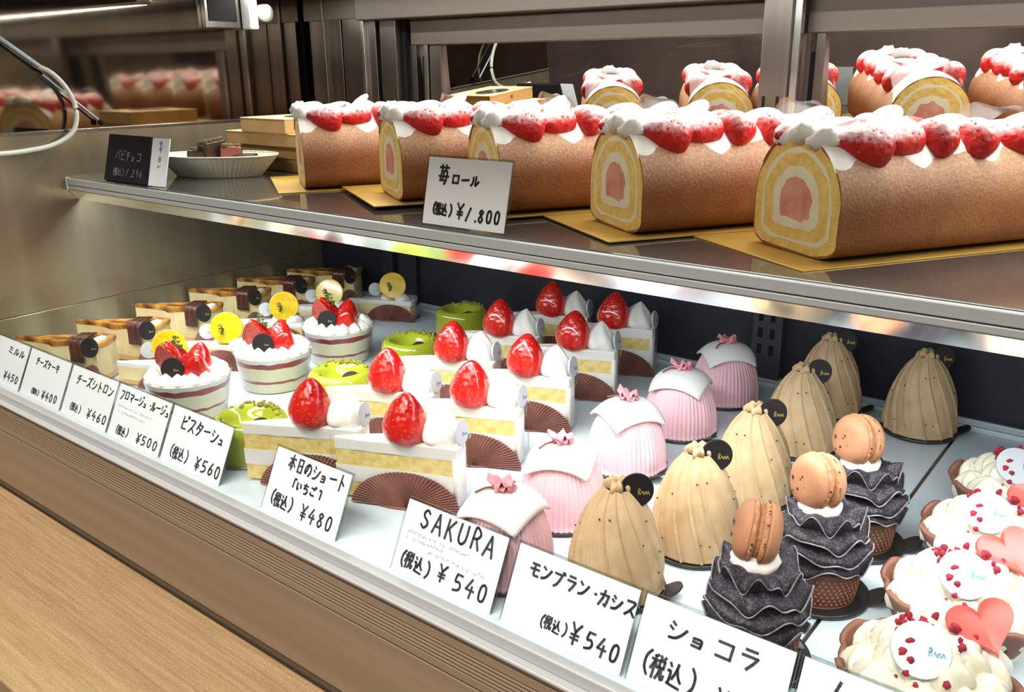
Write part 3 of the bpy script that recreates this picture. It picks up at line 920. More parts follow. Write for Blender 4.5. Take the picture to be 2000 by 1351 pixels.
def pleat_fan(mb, x0, x1, y, zmax, n, amp, sgn=-1, slant=0.02):
    """half-ellipse of pleated paper standing against a straight side at y"""
    cx, hx = (x0 + x1) / 2, (x1 - x0) / 2
    nu = n * 4 + 1
    def fn(u, v):
        a = PI * u
        rr = 0.02 + 0.98 * v
        w = amp * math.sin(u * n * 2 * PI) * (0.25 + 0.75 * v)
        ex, ez = hx * math.cos(PI - a), zmax * math.sin(a)
        return Vector((cx + ex * rr, y + sgn * (0.004 + abs(w) + slant * (1 - math.sin(a) * v)), 0.004 + ez * rr))
    return mb.grid(nu, 6, fn)


def wedge_poly(tip, back, hw, nb=7, bulge=0.012):
    pts = [(tip, -0.004), (back, -hw)]
    pts += [(back + bulge * math.cos(PI / 2 * (2 * i / nb - 1)), -hw + 2 * hw * i / nb) for i in range(1, nb)]
    pts += [(back, hw), (tip, 0.004)]
    return pts


def wedge_layer(z0, z1, tip, back, hw, inset=0.0, wob=0.0, seed=0):
    """one horizontal layer of a cake slice, its edges gently uneven"""
    poly = wedge_poly(tip + inset * 3, back - inset, hw - inset)
    dense = []
    for i, p in enumerate(poly):
        q = poly[(i + 1) % len(poly)]
        L_ = math.hypot(q[0] - p[0], q[1] - p[1])
        k = max(1, int(L_ / 0.03))
        dense += [(p[0] + (q[0] - p[0]) * j / k, p[1] + (q[1] - p[1]) * j / k) for j in range(k)]
    n = len(dense)
    w = lambda i, s: wob * noise.noise(Vector((dense[i][0] * 25, dense[i][1] * 25, seed + s)))
    vs = [(x, y, z0 + w(i, 0)) for i, (x, y) in enumerate(dense)] + [(x, y, z1 + w(i, 5)) for i, (x, y) in enumerate(dense)]
    return MB().add(vs, [tuple(range(n))[::-1], tuple(range(n, 2 * n))] + [(i, (i + 1) % n, n + (i + 1) % n, n + i) for i in range(n)])


# ------------------------------------------------------------------ strawberry shortcakes
def shortcake():
    t = thing('shortcake', None, 'cake slice')
    tip, bk, hw = -0.165, 0.138, 0.058
    wedge_layer(0.008, 0.048, tip, bk - 0.008, hw, 0.001, 0.0, 1).build('sponge_layer', M['sponge'], t, smooth=False)
    wedge_layer(0.048, 0.088, tip, bk - 0.008, hw, 0.0, 0.003, 2).build('cream_filling', M['cream'], t, smooth=False)
    wedge_layer(0.087, 0.127, tip, bk - 0.008, hw, 0.001, 0.003, 3).build('sponge_layer', M['sponge'], t, smooth=False)
    wedge_layer(0.126, 0.160, tip, bk, hw + 0.001, 0.0, 0.002, 4).build('cream_top', M['cream'], t, smooth=False, bevel=0.005)
    cb_ = MB()
    def fnb(u, v):
        yy = -hw - 0.001 + (2 * hw + 0.002) * u
        return Vector((bk - 0.004 + 0.012 * math.sin(PI * u), yy, 0.008 + 0.125 * v))
    cb_.grid(9, 3, fnb).build('cream_back', M['cream'], t, solid=0.010)
    for k, (x, z_, rx) in enumerate([(-0.035, 0.064, 0.030), (0.060, 0.060, 0.036), (-0.105, 0.066, 0.018)]):
        yl = -hw * (x - tip) / (bk - tip) - 0.002
        MB().ball((x, yl + 0.004, z_), rx, 7, sq=(1, 0.2, 0.38), M=rot('Z', -11)).build('strawberry_slice', M['fruit_slice'], t)
    strawberry(t, (0.006, 0.0, 0.154), 1.0, (4, 6), seed=3)
    sw = MB()
    prof = spline([(0.0, 0.0), (0.046, 0.0), (0.054, 0.016), (0.047, 0.036), (0.033, 0.056), (0.016, 0.074), (0.0, 0.086)], 3)
    sw.lathe(prof, 42, mod=lambda r, z, th, v: (r * (1 + 0.07 * math.sin(6 * th + z * 55)), z), M=T(0.088, 0.006, 0.157) @ rot('Y', 8))
    sw.build('cream_swirl', M['cream'], t)
    plaque(t, (0.146, -0.020, 0.186), (0.93, -0.36, 0.12), 0.030, 'plaque_white', 'blue_ink', off=(0.3, -0.2))
    f = MB()
    pleat_fan(f, -0.125, 0.150, 0.0, 0.082, 20, 0.005)
    ang = math.atan2(-hw + 0.004, bk - tip)
    f.xform(Matrix.Rotation(ang, 4, 'Z') @ T(0.0, 0.0, 0) )
    f.xform(T(0.004, -hw * 0.52, 0))
    f.build('paper_liner', M['liner'], t, smooth=False, solid=0.0015)
    MB().lathe([(0, 0.001), (0.118, 0.001), (0.118, 0.004), (0, 0.006)], 36, M=T(0.03, 0, 0) @ Matrix.Diagonal((1.0, 0.55, 1, 1))).build('paper_base', M['liner'], t)
    fl = MB()
    a = Vector((tip - 0.010, -0.010, 0)); b = Vector((bk + 0.016, -hw - 0.006, 0)); c = Vector((bk + 0.018, hw + 0.006, 0)); d = Vector((tip - 0.010, 0.010, 0))
    pp = [d, a, b, b + Vector((0.006, 0.03, 0)), c - Vector((-0.006, 0.03, 0)), c]
    fl.grid(len(pp), 2, lambda u, v: pp[round(u * (len(pp) - 1))] + Vector((0, 0, 0.012 + 0.156 * v)))
    fl.build('clear_film', M['film'], t, smooth=False)
    return t


sp_, used = shortcake(), []
row_r = [(-1.395, 1.333), (-1.424, 1.602), (-1.451, 1.875), (-1.479, 2.156), (-1.501, 2.430)]
row_l = [(-1.655, 1.262), (-1.675, 1.545), (-1.708, 1.845), (-1.755, 2.130), (-1.757, 2.425)]
nth = ['first from the price cards', 'second from the price cards', 'middle one of its row', 'second from the back panel', 'nearest the back panel']
for i, (x, y) in enumerate(row_r):
    place(sp_, used, (x, y, 0), math.radians(33 + [0, 1, -1, 1, 0][i]), 'strawberry shortcake slice in the right-hand row beside the pink domes, ' + nth[i], 'strawberry shortcakes on the deck')
for i, (x, y) in enumerate(row_l):
    place(sp_, used, (x, y, 0), math.radians(34 + [4, 0, 1, -1, 0][i]), 'strawberry shortcake slice in the left-hand row beside the green rings, ' + nth[i], 'strawberry shortcakes on the deck')


# ------------------------------------------------------------------ mont blanc domes
def mont():
    t = thing('mont_blanc', None, 'cake')
    board(t, 0.098)
    prof = spline([(0.0, 0.008), (0.084, 0.008), (0.090, 0.020), (0.0900, 0.045), (0.0855, 0.085), (0.077, 0.123), (0.065, 0.158), (0.050, 0.190), (0.034, 0.213), (0.025, 0.224)], 4)
    n = 14
    def mod(r, z, th, v):
        ph = n * (th + 3.2 * z * (1 - 0.0 * z)) / (2 * PI)
        s = ph - math.floor(ph)
        k = 0.030 * s + 0.065 * math.exp(-((s - 0.90) / 0.060) ** 2) - 0.030 * math.exp(-((s - 0.04) / 0.06) ** 2) - 0.030 * math.exp(-((s - 1.04) / 0.06) ** 2)
        wgt = 1.0 if z > 0.012 else 0.4
        lum = 0.012 * noise.noise(Vector((math.cos(th) * 3, math.sin(th) * 3, z * 25)))
        return r * (1 + k * wgt + lum), z
    MB().lathe(prof, 336, mod=mod).build('cream_dome', M['mont'], t)
    tp = spline([(0.025, 0.222), (0.026, 0.229), (0.023, 0.236), (0.016, 0.240), (0.007, 0.238), (0.0, 0.235)], 3)
    MB().lathe(tp, 60, mod=lambda r, z, th, v: (r * (1 + 0.16 * math.sin(9 * th + 40 * z) + 0.12 * math.sin(4 * th)), z + 0.004 * math.sin(5 * th))).build('cream_knot', M['mont'], t)
    sp2 = MB()
    rd = random.Random(5)
    for _ in range(14):
        th, z_ = rd.uniform(0, 2 * PI), rd.uniform(0.03, 0.19)
        r = 0.0905 if z_ < 0.05 else 0.0905 - (z_ - 0.05) * 0.10 - max(0, z_ - 0.12) * 0.34
        sp2.ball((r * 1.035 * math.cos(th), r * 1.035 * math.sin(th), z_), 0.0022, 3)
    sp2.build('chestnut_specks', M['nib'], t)
    plaque(t, (0.036, 0.008, 0.224), (0.62, -0.76, 0.20), 0.033, 'plaque_black', 'gold_ink', off=(0.38, -0.1))
    return t


mo, used = mont(), []
for i, (x, y, a) in enumerate([(-0.787, 1.318, 0.0), (-0.735, 1.555, 0.5), (-0.733, 1.845, -0.3), (-0.748, 2.19, 0.2), (-0.780, 2.50, 0.9), (-0.519, 2.505, 0.3)]):
    lab = ['chestnut mont blanc dome nearest the price cards', 'chestnut mont blanc dome second from the price cards', 'chestnut mont blanc dome third from the price cards', 'chestnut mont blanc dome fourth from the price cards',
           'chestnut mont blanc dome at the back end of the long row', 'lone chestnut mont blanc dome right of the row, before the back panel'][i]
    o = place(mo, used, (x, y, 0), 0, lab, 'chestnut mont blancs on black boards')
    for ch in o.children:
        if ch.name.startswith('cream_dome') or ch.name.startswith('chestnut_specks'):
            ch.rotation_euler = (0, 0, a)


# ------------------------------------------------------------------ pink sakura domes
def sakura():
    t = thing('sakura_cake', None, 'cake')
    board(t, 0.104, tab_ang=-0.35)
    prof = spline([(0.0, 0.008), (0.092, 0.008), (0.097, 0.022), (0.096, 0.055), (0.089, 0.095), (0.076, 0.130), (0.056, 0.158), (0.030, 0.172), (0.0, 0.176)], 4)
    def mod(r, z, th, v):
        k = 0.034 * abs(math.sin(26 * th)) + 0.030 * abs(math.sin(5.5 * th + 0.6)) + 0.012 * math.sin(9 * th)
        return r * (1 + k * min(1, r / 0.05)), z
    MB().lathe(prof, 416, mod=mod).build('pleated_cream', M['pink'], t)
    s = 0.080
    dome = [(r, z_) for r, z_ in prof[::-1]]          # from the crown outwards
    def along(q):
        acc = 0
        for (r0, z0_), (r1, z1_) in zip(dome[:-1], dome[1:]):
            l = math.hypot(r1 - r0, z1_ - z0_)
            if acc + l >= q:
                k = (q - acc) / max(l, 1e-9)
                return r0 + (r1 - r0) * k, z0_ + (z1_ - z0_) * k
            acc += l
        return dome[-1]
    def sh(u, v):
        x, y = (u - 0.5) * 2 * s, (v - 0.5) * 2 * s
        d = math.hypot(x, y)
        r, zz = along(d)
        lift = 0.008 + 0.10 * max(0, d - 0.05) + 0.004 * math.sin(30 * x + 1) * math.cos(26 * y) * (d / s)
        k = (r + lift * min(1, d / 0.05)) / d if d > 1e-6 else 1
        return Vector((x * k, y * k, zz + lift * 0.9))
    MB().grid(19, 19, sh).build('sugar_sheet', M['sheet'], t, solid=0.006)
    fl = MB()
    rd = random.Random(9)
    for k in range(9):
        a = 2 * PI * k / (5 if k < 5 else 4) + 0.3 + rd.uniform(-0.3, 0.3)
        ln, ri = rd.uniform(0.022, 0.034), rd.uniform(0.1, 0.6) + (0.5 if k > 4 else 0)
        def pet(u, v, a=a, k=k, ln=ln, ri=ri):
            w = 0.017 * math.sin(PI * min(v * 0.72 + 0.12, 1))
            x, y = ln * v, (u - 0.5) * 2 * w
            zz = 0.188 + ln * ri * v * (1.4 - 0.7 * v) + 0.005 * math.cos(PI * (u - 0.5) * 2) * v + 0.004 * math.sin(k * 7 + v * 6 + u * 9) * v
            return Vector((x * math.cos(a) - y * math.sin(a), x * math.sin(a) + y * math.cos(a), zz))
        fl.grid(7, 7, pet)
    fl.build('blossom', M['blossom'], t, solid=0.002)
    MB().tube(spline([(0.0, 0.0, 0.192), (-0.012, -0.014, 0.191), (-0.030, -0.020, 0.188), (-0.046, -0.036, 0.180)], 4), 0.0024, 6).build('stem', M['stem'], t)
    return t


sk, used = sakura(), []
for i, (x, y, a) in enumerate([(-1.005, 1.235, 0.10), (-1.043, 1.494, 0.42), (-1.062, 1.815, -0.52), (-1.062, 2.105, 0.2), (-1.066, 2.405, 0.75)]):
    lab = ['pink pleated dome cake behind the SAKURA card, front of its row', 'pink pleated dome cake second from the price cards', 'pink pleated dome cake in the middle of its row',
           'pink pleated dome cake second from the back panel', 'pink pleated dome cake nearest the back panel'][i]
    o = place(sk, used, (x, y, 0), 0, lab, 'pink domes with sugar sheets')
    for ch in o.children:
        if not ch.name.startswith('cake_board'):
            ch.rotation_euler = (0, 0, a)


# ------------------------------------------------------------------ ruffled chocolate cakes with a macaron
def choc():
    t = thing('chocolate_ruffle_cake', None, 'cake')
    board(t, 0.096, tab_ang=0.30)
    prof = spline([(0.0, 0.008), (0.066, 0.008), (0.070, 0.014), (0.077, 0.074), (0.076, 0.082), (0.068, 0.084), (0.0, 0.084)], 3)
    b = MB().lathe(prof, 48).build('tart_base', M['tart_brown'], t)
    d = MB()
    for j in range(7):
        for k in range(44):
            th = 2 * PI * (k + 0.5 * (j % 2)) / 44
            z_ = 0.016 + 0.0085 * j
            r = 0.070 + 0.007 * (z_ - 0.014) / 0.06
            d.ball((r * math.cos(th), r * math.sin(th), z_), 0.0029, 3)
    d.build('dimples', mat('cocoa_dimples', s2l(158, 108, 80), rough=0.6), b)
    rims = MB()
    rf = MB()
    for i, (z0, ri, ro, n_, am, sl_) in enumerate([(0.108, 0.02, 0.090, 5, 0.009, -0.020), (0.133, 0.02, 0.092, 4, 0.010, -0.018), (0.157, 0.02, 0.085, 5, 0.011, -0.013), (0.173, 0.02, 0.070, 6, 0.013, 0.006)]):
        ph = i * 1.7
        def edge(th, v):
            w = math.sin(n_ * th + ph) + 0.7 * math.sin((n_ + 4) * th + 2 * ph + math.sin(2 * th)) + 0.10 * math.sin(13 * th + ph)
            r = ri + (ro - ri) * v + 0.0025 * w * v
            return Vector((r * math.cos(th), r * math.sin(th), z0 + 0.012 * (1 - (2 * v - 1) ** 2) + am * w * v * v + sl_ * v))
        rf.grid(120, 8, lambda u, v: edge(2 * PI * u, v), cu=True)
        # folded underside closes each ruffle
        rf.grid(120, 4, lambda u, v: edge(2 * PI * u, 1.0) * (1 - v) + Vector((0.7 * ro * math.cos(2 * PI * u), 0.7 * ro * math.sin(2 * PI * u), z0 - 0.022)) * v, cu=True)
        rims.grid(120, 5, lambda u, w_: edge(2 * PI * u, 1.0) + Vector((0.0016 * math.cos(2 * PI * w_) * math.cos(2 * PI * u), 0.0016 * math.cos(2 * PI * w_) * math.sin(2 * PI * u), 0.0016 * math.sin(2 * PI * w_))), cu=True, cv=True)
    rf.lathe([(0.0, 0.075), (0.05, 0.08), (0.052, 0.12), (0.044, 0.165), (0.0, 0.172)], 24)
    r_ = rf.build('ruffles', M['ruffle'], t)
    rims.build('sugared_edge', M['rim_sugar'], r_)
    MB().ball((-0.014, 0.0, 0.184), 0.042, 10, sq=(1, 1, 0.62), lump=0.2).build('white_cream', M['cream'], t)
    Mx = T(-0.022, 0.006, 0.233) @ face_to((-0.60, -0.78, 0.14))
    def shellp(sg):
        return [(r, sg * z_) for r, z_ in spline([(0.0, 0.040), (0.030, 0.038), (0.047, 0.030), (0.0545, 0.018), (0.0535, 0.014)], 4)]
    mc = MB()
    for sg in (1, -1):
        mc.lathe(shellp(sg), 40, M=Mx)
    m_ = mc.build('macaron', M['macaron'], t)
    ft = MB()
    for sg in (1, -1):
        ft.lathe([(0.0, sg * 0.0145), (0.0535, sg * 0.0145), (0.0565, sg * 0.011), (0.0555, sg * 0.006), (0.047, sg * 0.004), (0.0, sg * 0.004)], 72,
                 mod=lambda r, z, th, v: (r * (1 + 0.025 * noise.noise(Vector((math.cos(th) * 9, math.sin(th) * 9, z * 300)))), z), M=Mx)
    ft.lathe([(0.0, 0.0045), (0.048, 0.0045), (0.048, -0.0045), (0.0, -0.0045)], 40, M=Mx)
    ft.build('macaron_foot', M['macaron_foot'], m_)
    nb = MB()
    rd = random.Random(11)
    for k in range(9):
        a, r = rd.uniform(0, 2 * PI), rd.uniform(0.006, 0.034)
        nb.ball(Mx @ Vector((r * math.cos(a) - 0.004, r * math.sin(a) - 0.008, 0.0402 - r * r * 6)), rd.uniform(0.0024, 0.0045), 4)
    for k in range(16):
        a = rd.uniform(0, 2 * PI)
        nb.ball(Mx @ Vector((0.0555 * math.cos(a), 0.0555 * math.sin(a), rd.choice((-1, 1)) * 0.010)), rd.uniform(0.0016, 0.003), 3)
    nb.build('cocoa_nibs', M['nib'], m_)
    return t


ch_, used = choc(), []
for i, (x, y, a) in enumerate([(-0.482, 1.285, -0.50), (-0.462, 1.546, 0.0), (-0.462, 1.788, 0.02)]):
    place(ch_, used, (x, y, 0), a, ['dark ruffled chocolate cake with macaron, behind the ショコラ card', 'dark ruffled chocolate cake with macaron, middle of three', 'dark ruffled chocolate cake with macaron, rearmost of three'][i], 'ruffled chocolate cakes with macarons')


# ------------------------------------------------------------------ layered cups
def sprig(parent, c, s=1.0, seed=0, tilt=(0, 0)):
    mb = MB()
    rd = random.Random(seed)
    Mx = T(*c) @ rot('X', tilt[0]) @ rot('Y', tilt[1]) @ Matrix.Scale(s, 4)
    mb.tube([Mx @ Vector(p) for p in [(0, 0, 0), (0.002, 0.0, 0.02), (-0.001, 0.002, 0.045)]], 0.0013 * s, 5)
    for k in range(14):
        z_ = 0.008 + 0.0028 * k
        a = rd.uniform(0, 2 * PI)
        mb.ball(Mx @ Vector((0.007 * math.cos(a), 0.007 * math.sin(a), z_)), 0.0052 * s, 4, sq=(1, 1, 0.45))
    return mb.build('herb_sprig', M['herb'], parent)


def berry_wedge(parent, c, rz, lean, s=1.0, name='strawberry_piece'):
    mb = MB()
    Mx = T(*c) @ rot('Z', rz) @ rot('X', lean) @ Matrix.Scale(s, 4)
    def fn(u, v):
        a = PI * u
        r, z_ = BERRY[round(v * (len(BERRY) - 1))]
        return Mx @ Vector((r * math.cos(a), r * math.sin(a) * 0.9, z_))
    mb.grid(14, len(BERRY), fn)
    mb.cur = 1
    mb.grid(3, len(BERRY), lambda u, v: Mx @ Vector((BERRY[round(v * (len(BERRY) - 1))][0] * (1 - 2 * u), 0, BERRY[round(v * (len(BERRY) - 1))][1])))
    return mb.build(name, [M['berry'], M['fruit_slice']], parent)


def cup():
    t = thing('layered_cup', None, 'dessert cup')
    H = 0.128
    R = lambda z_: 0.104 + 0.024 * z_ / H
    lay = [(0.004, 0.036, 'custard', 'mousse_layer'), (0.036, 0.045, 'jam', 'jam_layer'), (0.045, 0.090, 'custard', 'mousse_layer'), (0.090, 0.107, 'jam', 'jam_layer'), (0.107, 0.121, 'cream', 'cream_layer')]
    wob = lambda th, z_: (0.0035 * noise.noise(Vector((math.cos(th) * 4, math.sin(th) * 4, z_ * 50))) if 0.01 < z_ < 0.115 else 0)
    for a, b, m_, nm in lay:
        MB().lathe([(0, a), (R(a) - 0.003, a), (R(b) - 0.003, b), (0, b)], 64, mod=lambda r, z_, th, v: (r, z_ + wob(th, z_))).build(nm, M[m_], t, angle=40)
    MB().lathe([(0.0, 0.001), (R(0), 0.001), (R(H), H), (R(H) + 0.003, H + 0.002)], 64).build('cup_wall', M['cupwall'], t)
    cr = MB()
    nn_ = 15
    for k in range(nn_):
        a = 2 * PI * k / nn_
        cr.lathe(spline([(0, 0), (0.024, 0.0), (0.026, 0.010), (0.017, 0.024), (0.005, 0.036), (0, 0.039)], 2), 18, mod=lambda r, z_, th, v: (r * (1 + 0.14 * math.sin(5 * th + z_ * 60)), z_), M=T(0.097 * math.cos(a), 0.097 * math.sin(a), 0.116) @ Matrix.Rotation(a, 4, 'Z') @ rot('Y', -12))
    cr.lathe(spline([(0, 0.150), (0.05, 0.146), (0.085, 0.132), (0.10, 0.118)], 3), 40, mod=lambda r, z_, th, v: (r, z_ + 0.005 * math.sin(6 * th + r * 70)))
    cr.build('piped_cream', M['cream'], t)
    berry_wedge(t, (-0.036, -0.030, 0.128), 18, 20, 0.82)
    strawberry(t, (0.034, 0.004, 0.122), 0.74, (14, 38), seed=1)
    berry_wedge(t, (-0.052, 0.012, 0.130), 300, 26, 0.74)
    strawberry(t, (-0.004, 0.038, 0.124), 0.70, (-22, -12), seed=2)
    sprig(t, (-0.026, 0.006, 0.186), 1.15, 2, (10, -25))
    plaque(t, (0.024, -0.060, 0.160), (0.60, -0.74, 0.30), 0.034, 'plaque_black', 'gold_ink', off=(0.35, -0.1), k=0.6)
    return t


cu, used = cup(), []
for i, (x, y, a) in enumerate([(-2.313, 1.338, 0.0), (-2.308, 1.646, 0.12), (-2.342, 1.955, -0.1)]):
    place(cu, used, (x, y, 0), a, ['clear cup of striped mousse with strawberries, nearest the price cards', 'clear cup of striped mousse with strawberries, middle of three', 'clear cup of striped mousse with strawberries, rearmost of three'][i], 'layered mousse cups')


# ------------------------------------------------------------------ green glazed rings
def ring():
    t = thing('pistachio_ring', None, 'cake')
    MB().lathe([(0, 0.0005), (0.108, 0.0005), (0.111, 0.003), (0.111, 0.008), (0.104, 0.008), (0.102, 0.006), (0, 0.006)], 40).build('cake_board', mat('silver_cake_board', (0.35, 0.33, 0.31), rough=0.25, metal=0.9), t)
    prof = spline([(0.0, 0.076), (0.030, 0.076), (0.046, 0.084), (0.060, 0.103), (0.074, 0.113), (0.089, 0.110), (0.099, 0.096), (0.1035, 0.070), (0.103, 0.035), (0.101, 0.012), (0.096, 0.006), (0.0, 0.006)], 4)
    MB().lathe(prof, 56).build('glazed_ring', M['kiwi'], t)
    mb = MB()
    rd = random.Random(4)
    for k in range(46):
        a = rd.gauss(1.75, 0.75)
        r = rd.uniform(0.066, 0.088)
        mb.ball((r * math.cos(a), r * math.sin(a), 0.1135 + rd.uniform(-0.002, 0.003)), rd.uniform(0.003, 0.0058), 4, lump=0.5, seed=k)
    mb.build('pistachio_crumbs', M['crumb_green'], t)
    plaque(t, (0.034, 0.004, 0.086), (0.2, -0.45, 0.85), 0.028, 'plaque_black', 'gold_ink', k=0.6)
    return t


rg, used = ring(), []
for i, (x, y, a) in enumerate([(-1.912, 1.268, 0.0), (-1.995, 1.66, 0.3), (-2.045, 2.02, -0.2), (-2.165, 2.42, -0.4)]):
    place(rg, used, (x, y, 0), a, ['glossy green glazed ring cake behind the ピスターシュ card', 'glossy green glazed ring cake, second from the front', 'glossy green glazed ring cake, third from the front', 'glossy green glazed ring cake, rearmost by the dark back panel'][i], 'green glazed ring cakes')


# ------------------------------------------------------------------ lemon wedges
def citron():
    t = thing('lemon_cake_slice', None, 'cake slice')
    tip, bk, hw = -0.15, 0.130, 0.062
    wedge_layer(0.004, 0.020, tip, bk, hw, 0.0, 0.0, 1).build('tart_crust', M['crust'], t, smooth=False)
    wedge_layer(0.020, 0.062, tip, bk - 0.004, hw, 0.001, 0.002, 2).build('lemon_filling', M['cheese'], t, smooth=False)
    wedge_layer(0.061, 0.080, tip, bk, hw, 0.0, 0.003, 3).build('cream_top', M['cream'], t, smooth=False, bevel=0.005)
    sw = MB()
    for x, y, s in [(0.055, 0.024, 1.0), (0.085, -0.020, 0.9), (0.015, 0.0, 0.75)]:
        sw.ball((x, y, 0.084), 0.034 * s, 8, sq=(1, 1, 0.6), lump=0.3, seed=x)
    sw.build('cream_dollop', M['cream'], t)
    n = Vector((0.30, -0.92, 0.30))
    Mx = face_to(n, (0.045, -0.012, 0.138))
    p = MB().prism(disc_poly(0.052, 36), -0.007, 0.007, Mx).build('lemon_slice', M['lemon'], t, smooth=False, bevel=0.002)
    rm = MB()
    rm.grid(36, 6, lambda u, v: Mx @ Vector(((0.052 + 0.003 * math.cos(2 * PI * v)) * math.cos(2 * PI * u), (0.052 + 0.003 * math.cos(2 * PI * v)) * math.sin(2 * PI * u), 0.008 * math.sin(2 * PI * v))), cu=True, cv=True)
    rm.build('rind', M['lemon_rind'], p)
    sprig(t, Mx @ Vector((-0.010, -0.024, 0.012)), 0.85, 5, (12, -10))
    plaque(t, (-0.034, 0.004, 0.118), (0.45, -0.84, 0.3), 0.027, 'plaque_white', 'blue_ink', k=0.6)
    f = MB()
    pleat_fan(f, -0.06, 0.150, 0.0, 0.062, 16, 0.005)
    f.xform(T(0.0, -hw * 0.52, 0) @ Matrix.Rotation(math.atan2(-hw + 0.004, bk - tip), 4, 'Z'))
    f.build('paper_liner', M['liner'], t, smooth=False, solid=0.0015)
    MB().lathe([(0, 0.001), (0.10, 0.001), (0.10, 0.003), (0, 0.004)], 32, M=T(0.05, 0, 0) @ Matrix.Diagonal((1.0, 0.75, 1, 1))).build('paper_base', M['liner'], t)
    fl = MB()
    a = Vector((tip - 0.010, -0.012, 0)); b = Vector((bk + 0.014, -hw - 0.007, 0)); c = Vector((bk + 0.016, hw + 0.007, 0)); d = Vector((tip - 0.010, 0.012, 0))
    pp = [d, a, b, c]
    fl.grid(4, 2, lambda u, v: pp[round(u * 3)] + Vector((0, 0, 0.008 + 0.11 * v)))
    fl.build('clear_film', M['film'], t, smooth=False)
    return t


ci, used = citron(), []
for i, (x, y) in enumerate([(-2.605, 1.415), (-2.640, 1.655), (-2.715, 1.96), (-2.735, 2.20), (-2.610, 2.43)]):
    place(ci, used, (x, y, 0), math.radians(33), 'cream cake wedge with a standing lemon slice, ' + ['nearest the price cards', 'second from the price cards', 'behind the middle mousse cup', 'behind the rearmost mousse cup', 'rearmost by the dark corner post'][i], 'lemon cream wedges')


# ------------------------------------------------------------------ baked cheesecakes
def cheese():
    t = thing('cheesecake_slice', None, 'cake slice')
    tip, bk, hw = -0.172, 0.160, 0.060
    wedge_layer(0.004, 0.022, tip, bk, hw, 0.0, 0.0, 1).build('biscuit_base', M['crust'], t, smooth=False)
    wedge_layer(0.022, 0.122, tip, bk, hw, 0.001, 0.002, 2).build('cheese_filling', M['cheese'], t, smooth=False)
    top = wedge_layer(0.120, 0.138, tip, bk + 0.003, hw + 0.002, 0.0, 0.006, 3)
    top.build('browned_top', M['baked'], t, smooth=False, bevel=0.004)
    f = MB()
    pleat_fan(f, 0.10, 0.185, 0.0, 0.060, 8, 0.005)
    f.xform(T(0.0, -hw * 0.50, 0) @ Matrix.Rotation(math.atan2(-hw + 0.004, bk - tip), 4, 'Z'))
    f.build('paper_liner', M['liner'], t, smooth=False, solid=0.0015)
    st = MB()
    def bandf(u, v):
        x = 0.060 + 0.052 * u
        hwk = hw * (x - tip) / (bk - tip) + 0.006
        pts_ = [(hwk * 0.6, 0.146), (0.0, 0.148), (-hwk * 0.6, 0.147), (-hwk, 0.142), (-hwk - 0.004, 0.125), (-hwk - 0.005, 0.098), (-hwk - 0.006, 0.070)]
        y_, z_ = pts_[round(v * 6)]
        return Vector((x, y_ + 0.0012 * math.sin(u * 30), z_ + 0.0015 * math.sin(u * 30)))
    st.grid(17, 7, bandf).build('chocolate_band', M['band'], t, solid=0.003)
    plaque(t, (0.148, -0.072, 0.128), (0.66, -0.73, 0.12), 0.034, 'plaque_black', 'gold_ink', k=0.6, sx=0.8)
    MB().ball((0.145, -0.012, 0.136), 0.024, 8, sq=(0.8, 1.6, 0.5), lump=0.3).build('cream_dollop', M['cream_y'], t)
    fl = MB()
    a = Vector((tip - 0.010, -0.010, 0)); b = Vector((bk + 0.014, -hw - 0.010, 0)); c = Vector((bk + 0.016, hw + 0.008, 0)); d = Vector((tip - 0.010, 0.010, 0))
    pp = [d, a, b, c]
    fl.grid(4, 2, lambda u, v: pp[round(u * 3)] + Vector((0, 0, 0.008 + 0.15 * v)))
    fl.build('clear_film', M['film'], t, smooth=False)
    return t


cs, used = cheese(), []
for i, (x, y) in enumerate([(-2.955, 1.268), (-2.985, 1.49), (-3.025, 1.74), (-3.070, 2.00), (-3.075, 2.235), (-3.040, 2.475)]):
    place(cs, used, (x, y, 0), math.radians(30), 'browned baked cheesecake slice by the left side wall, ' + ['nearest the price cards', 'second from the price cards', 'third from the price cards', 'third from the back panel', 'second from the back panel', 'nearest the back panel'][i], 'baked cheesecake slices')


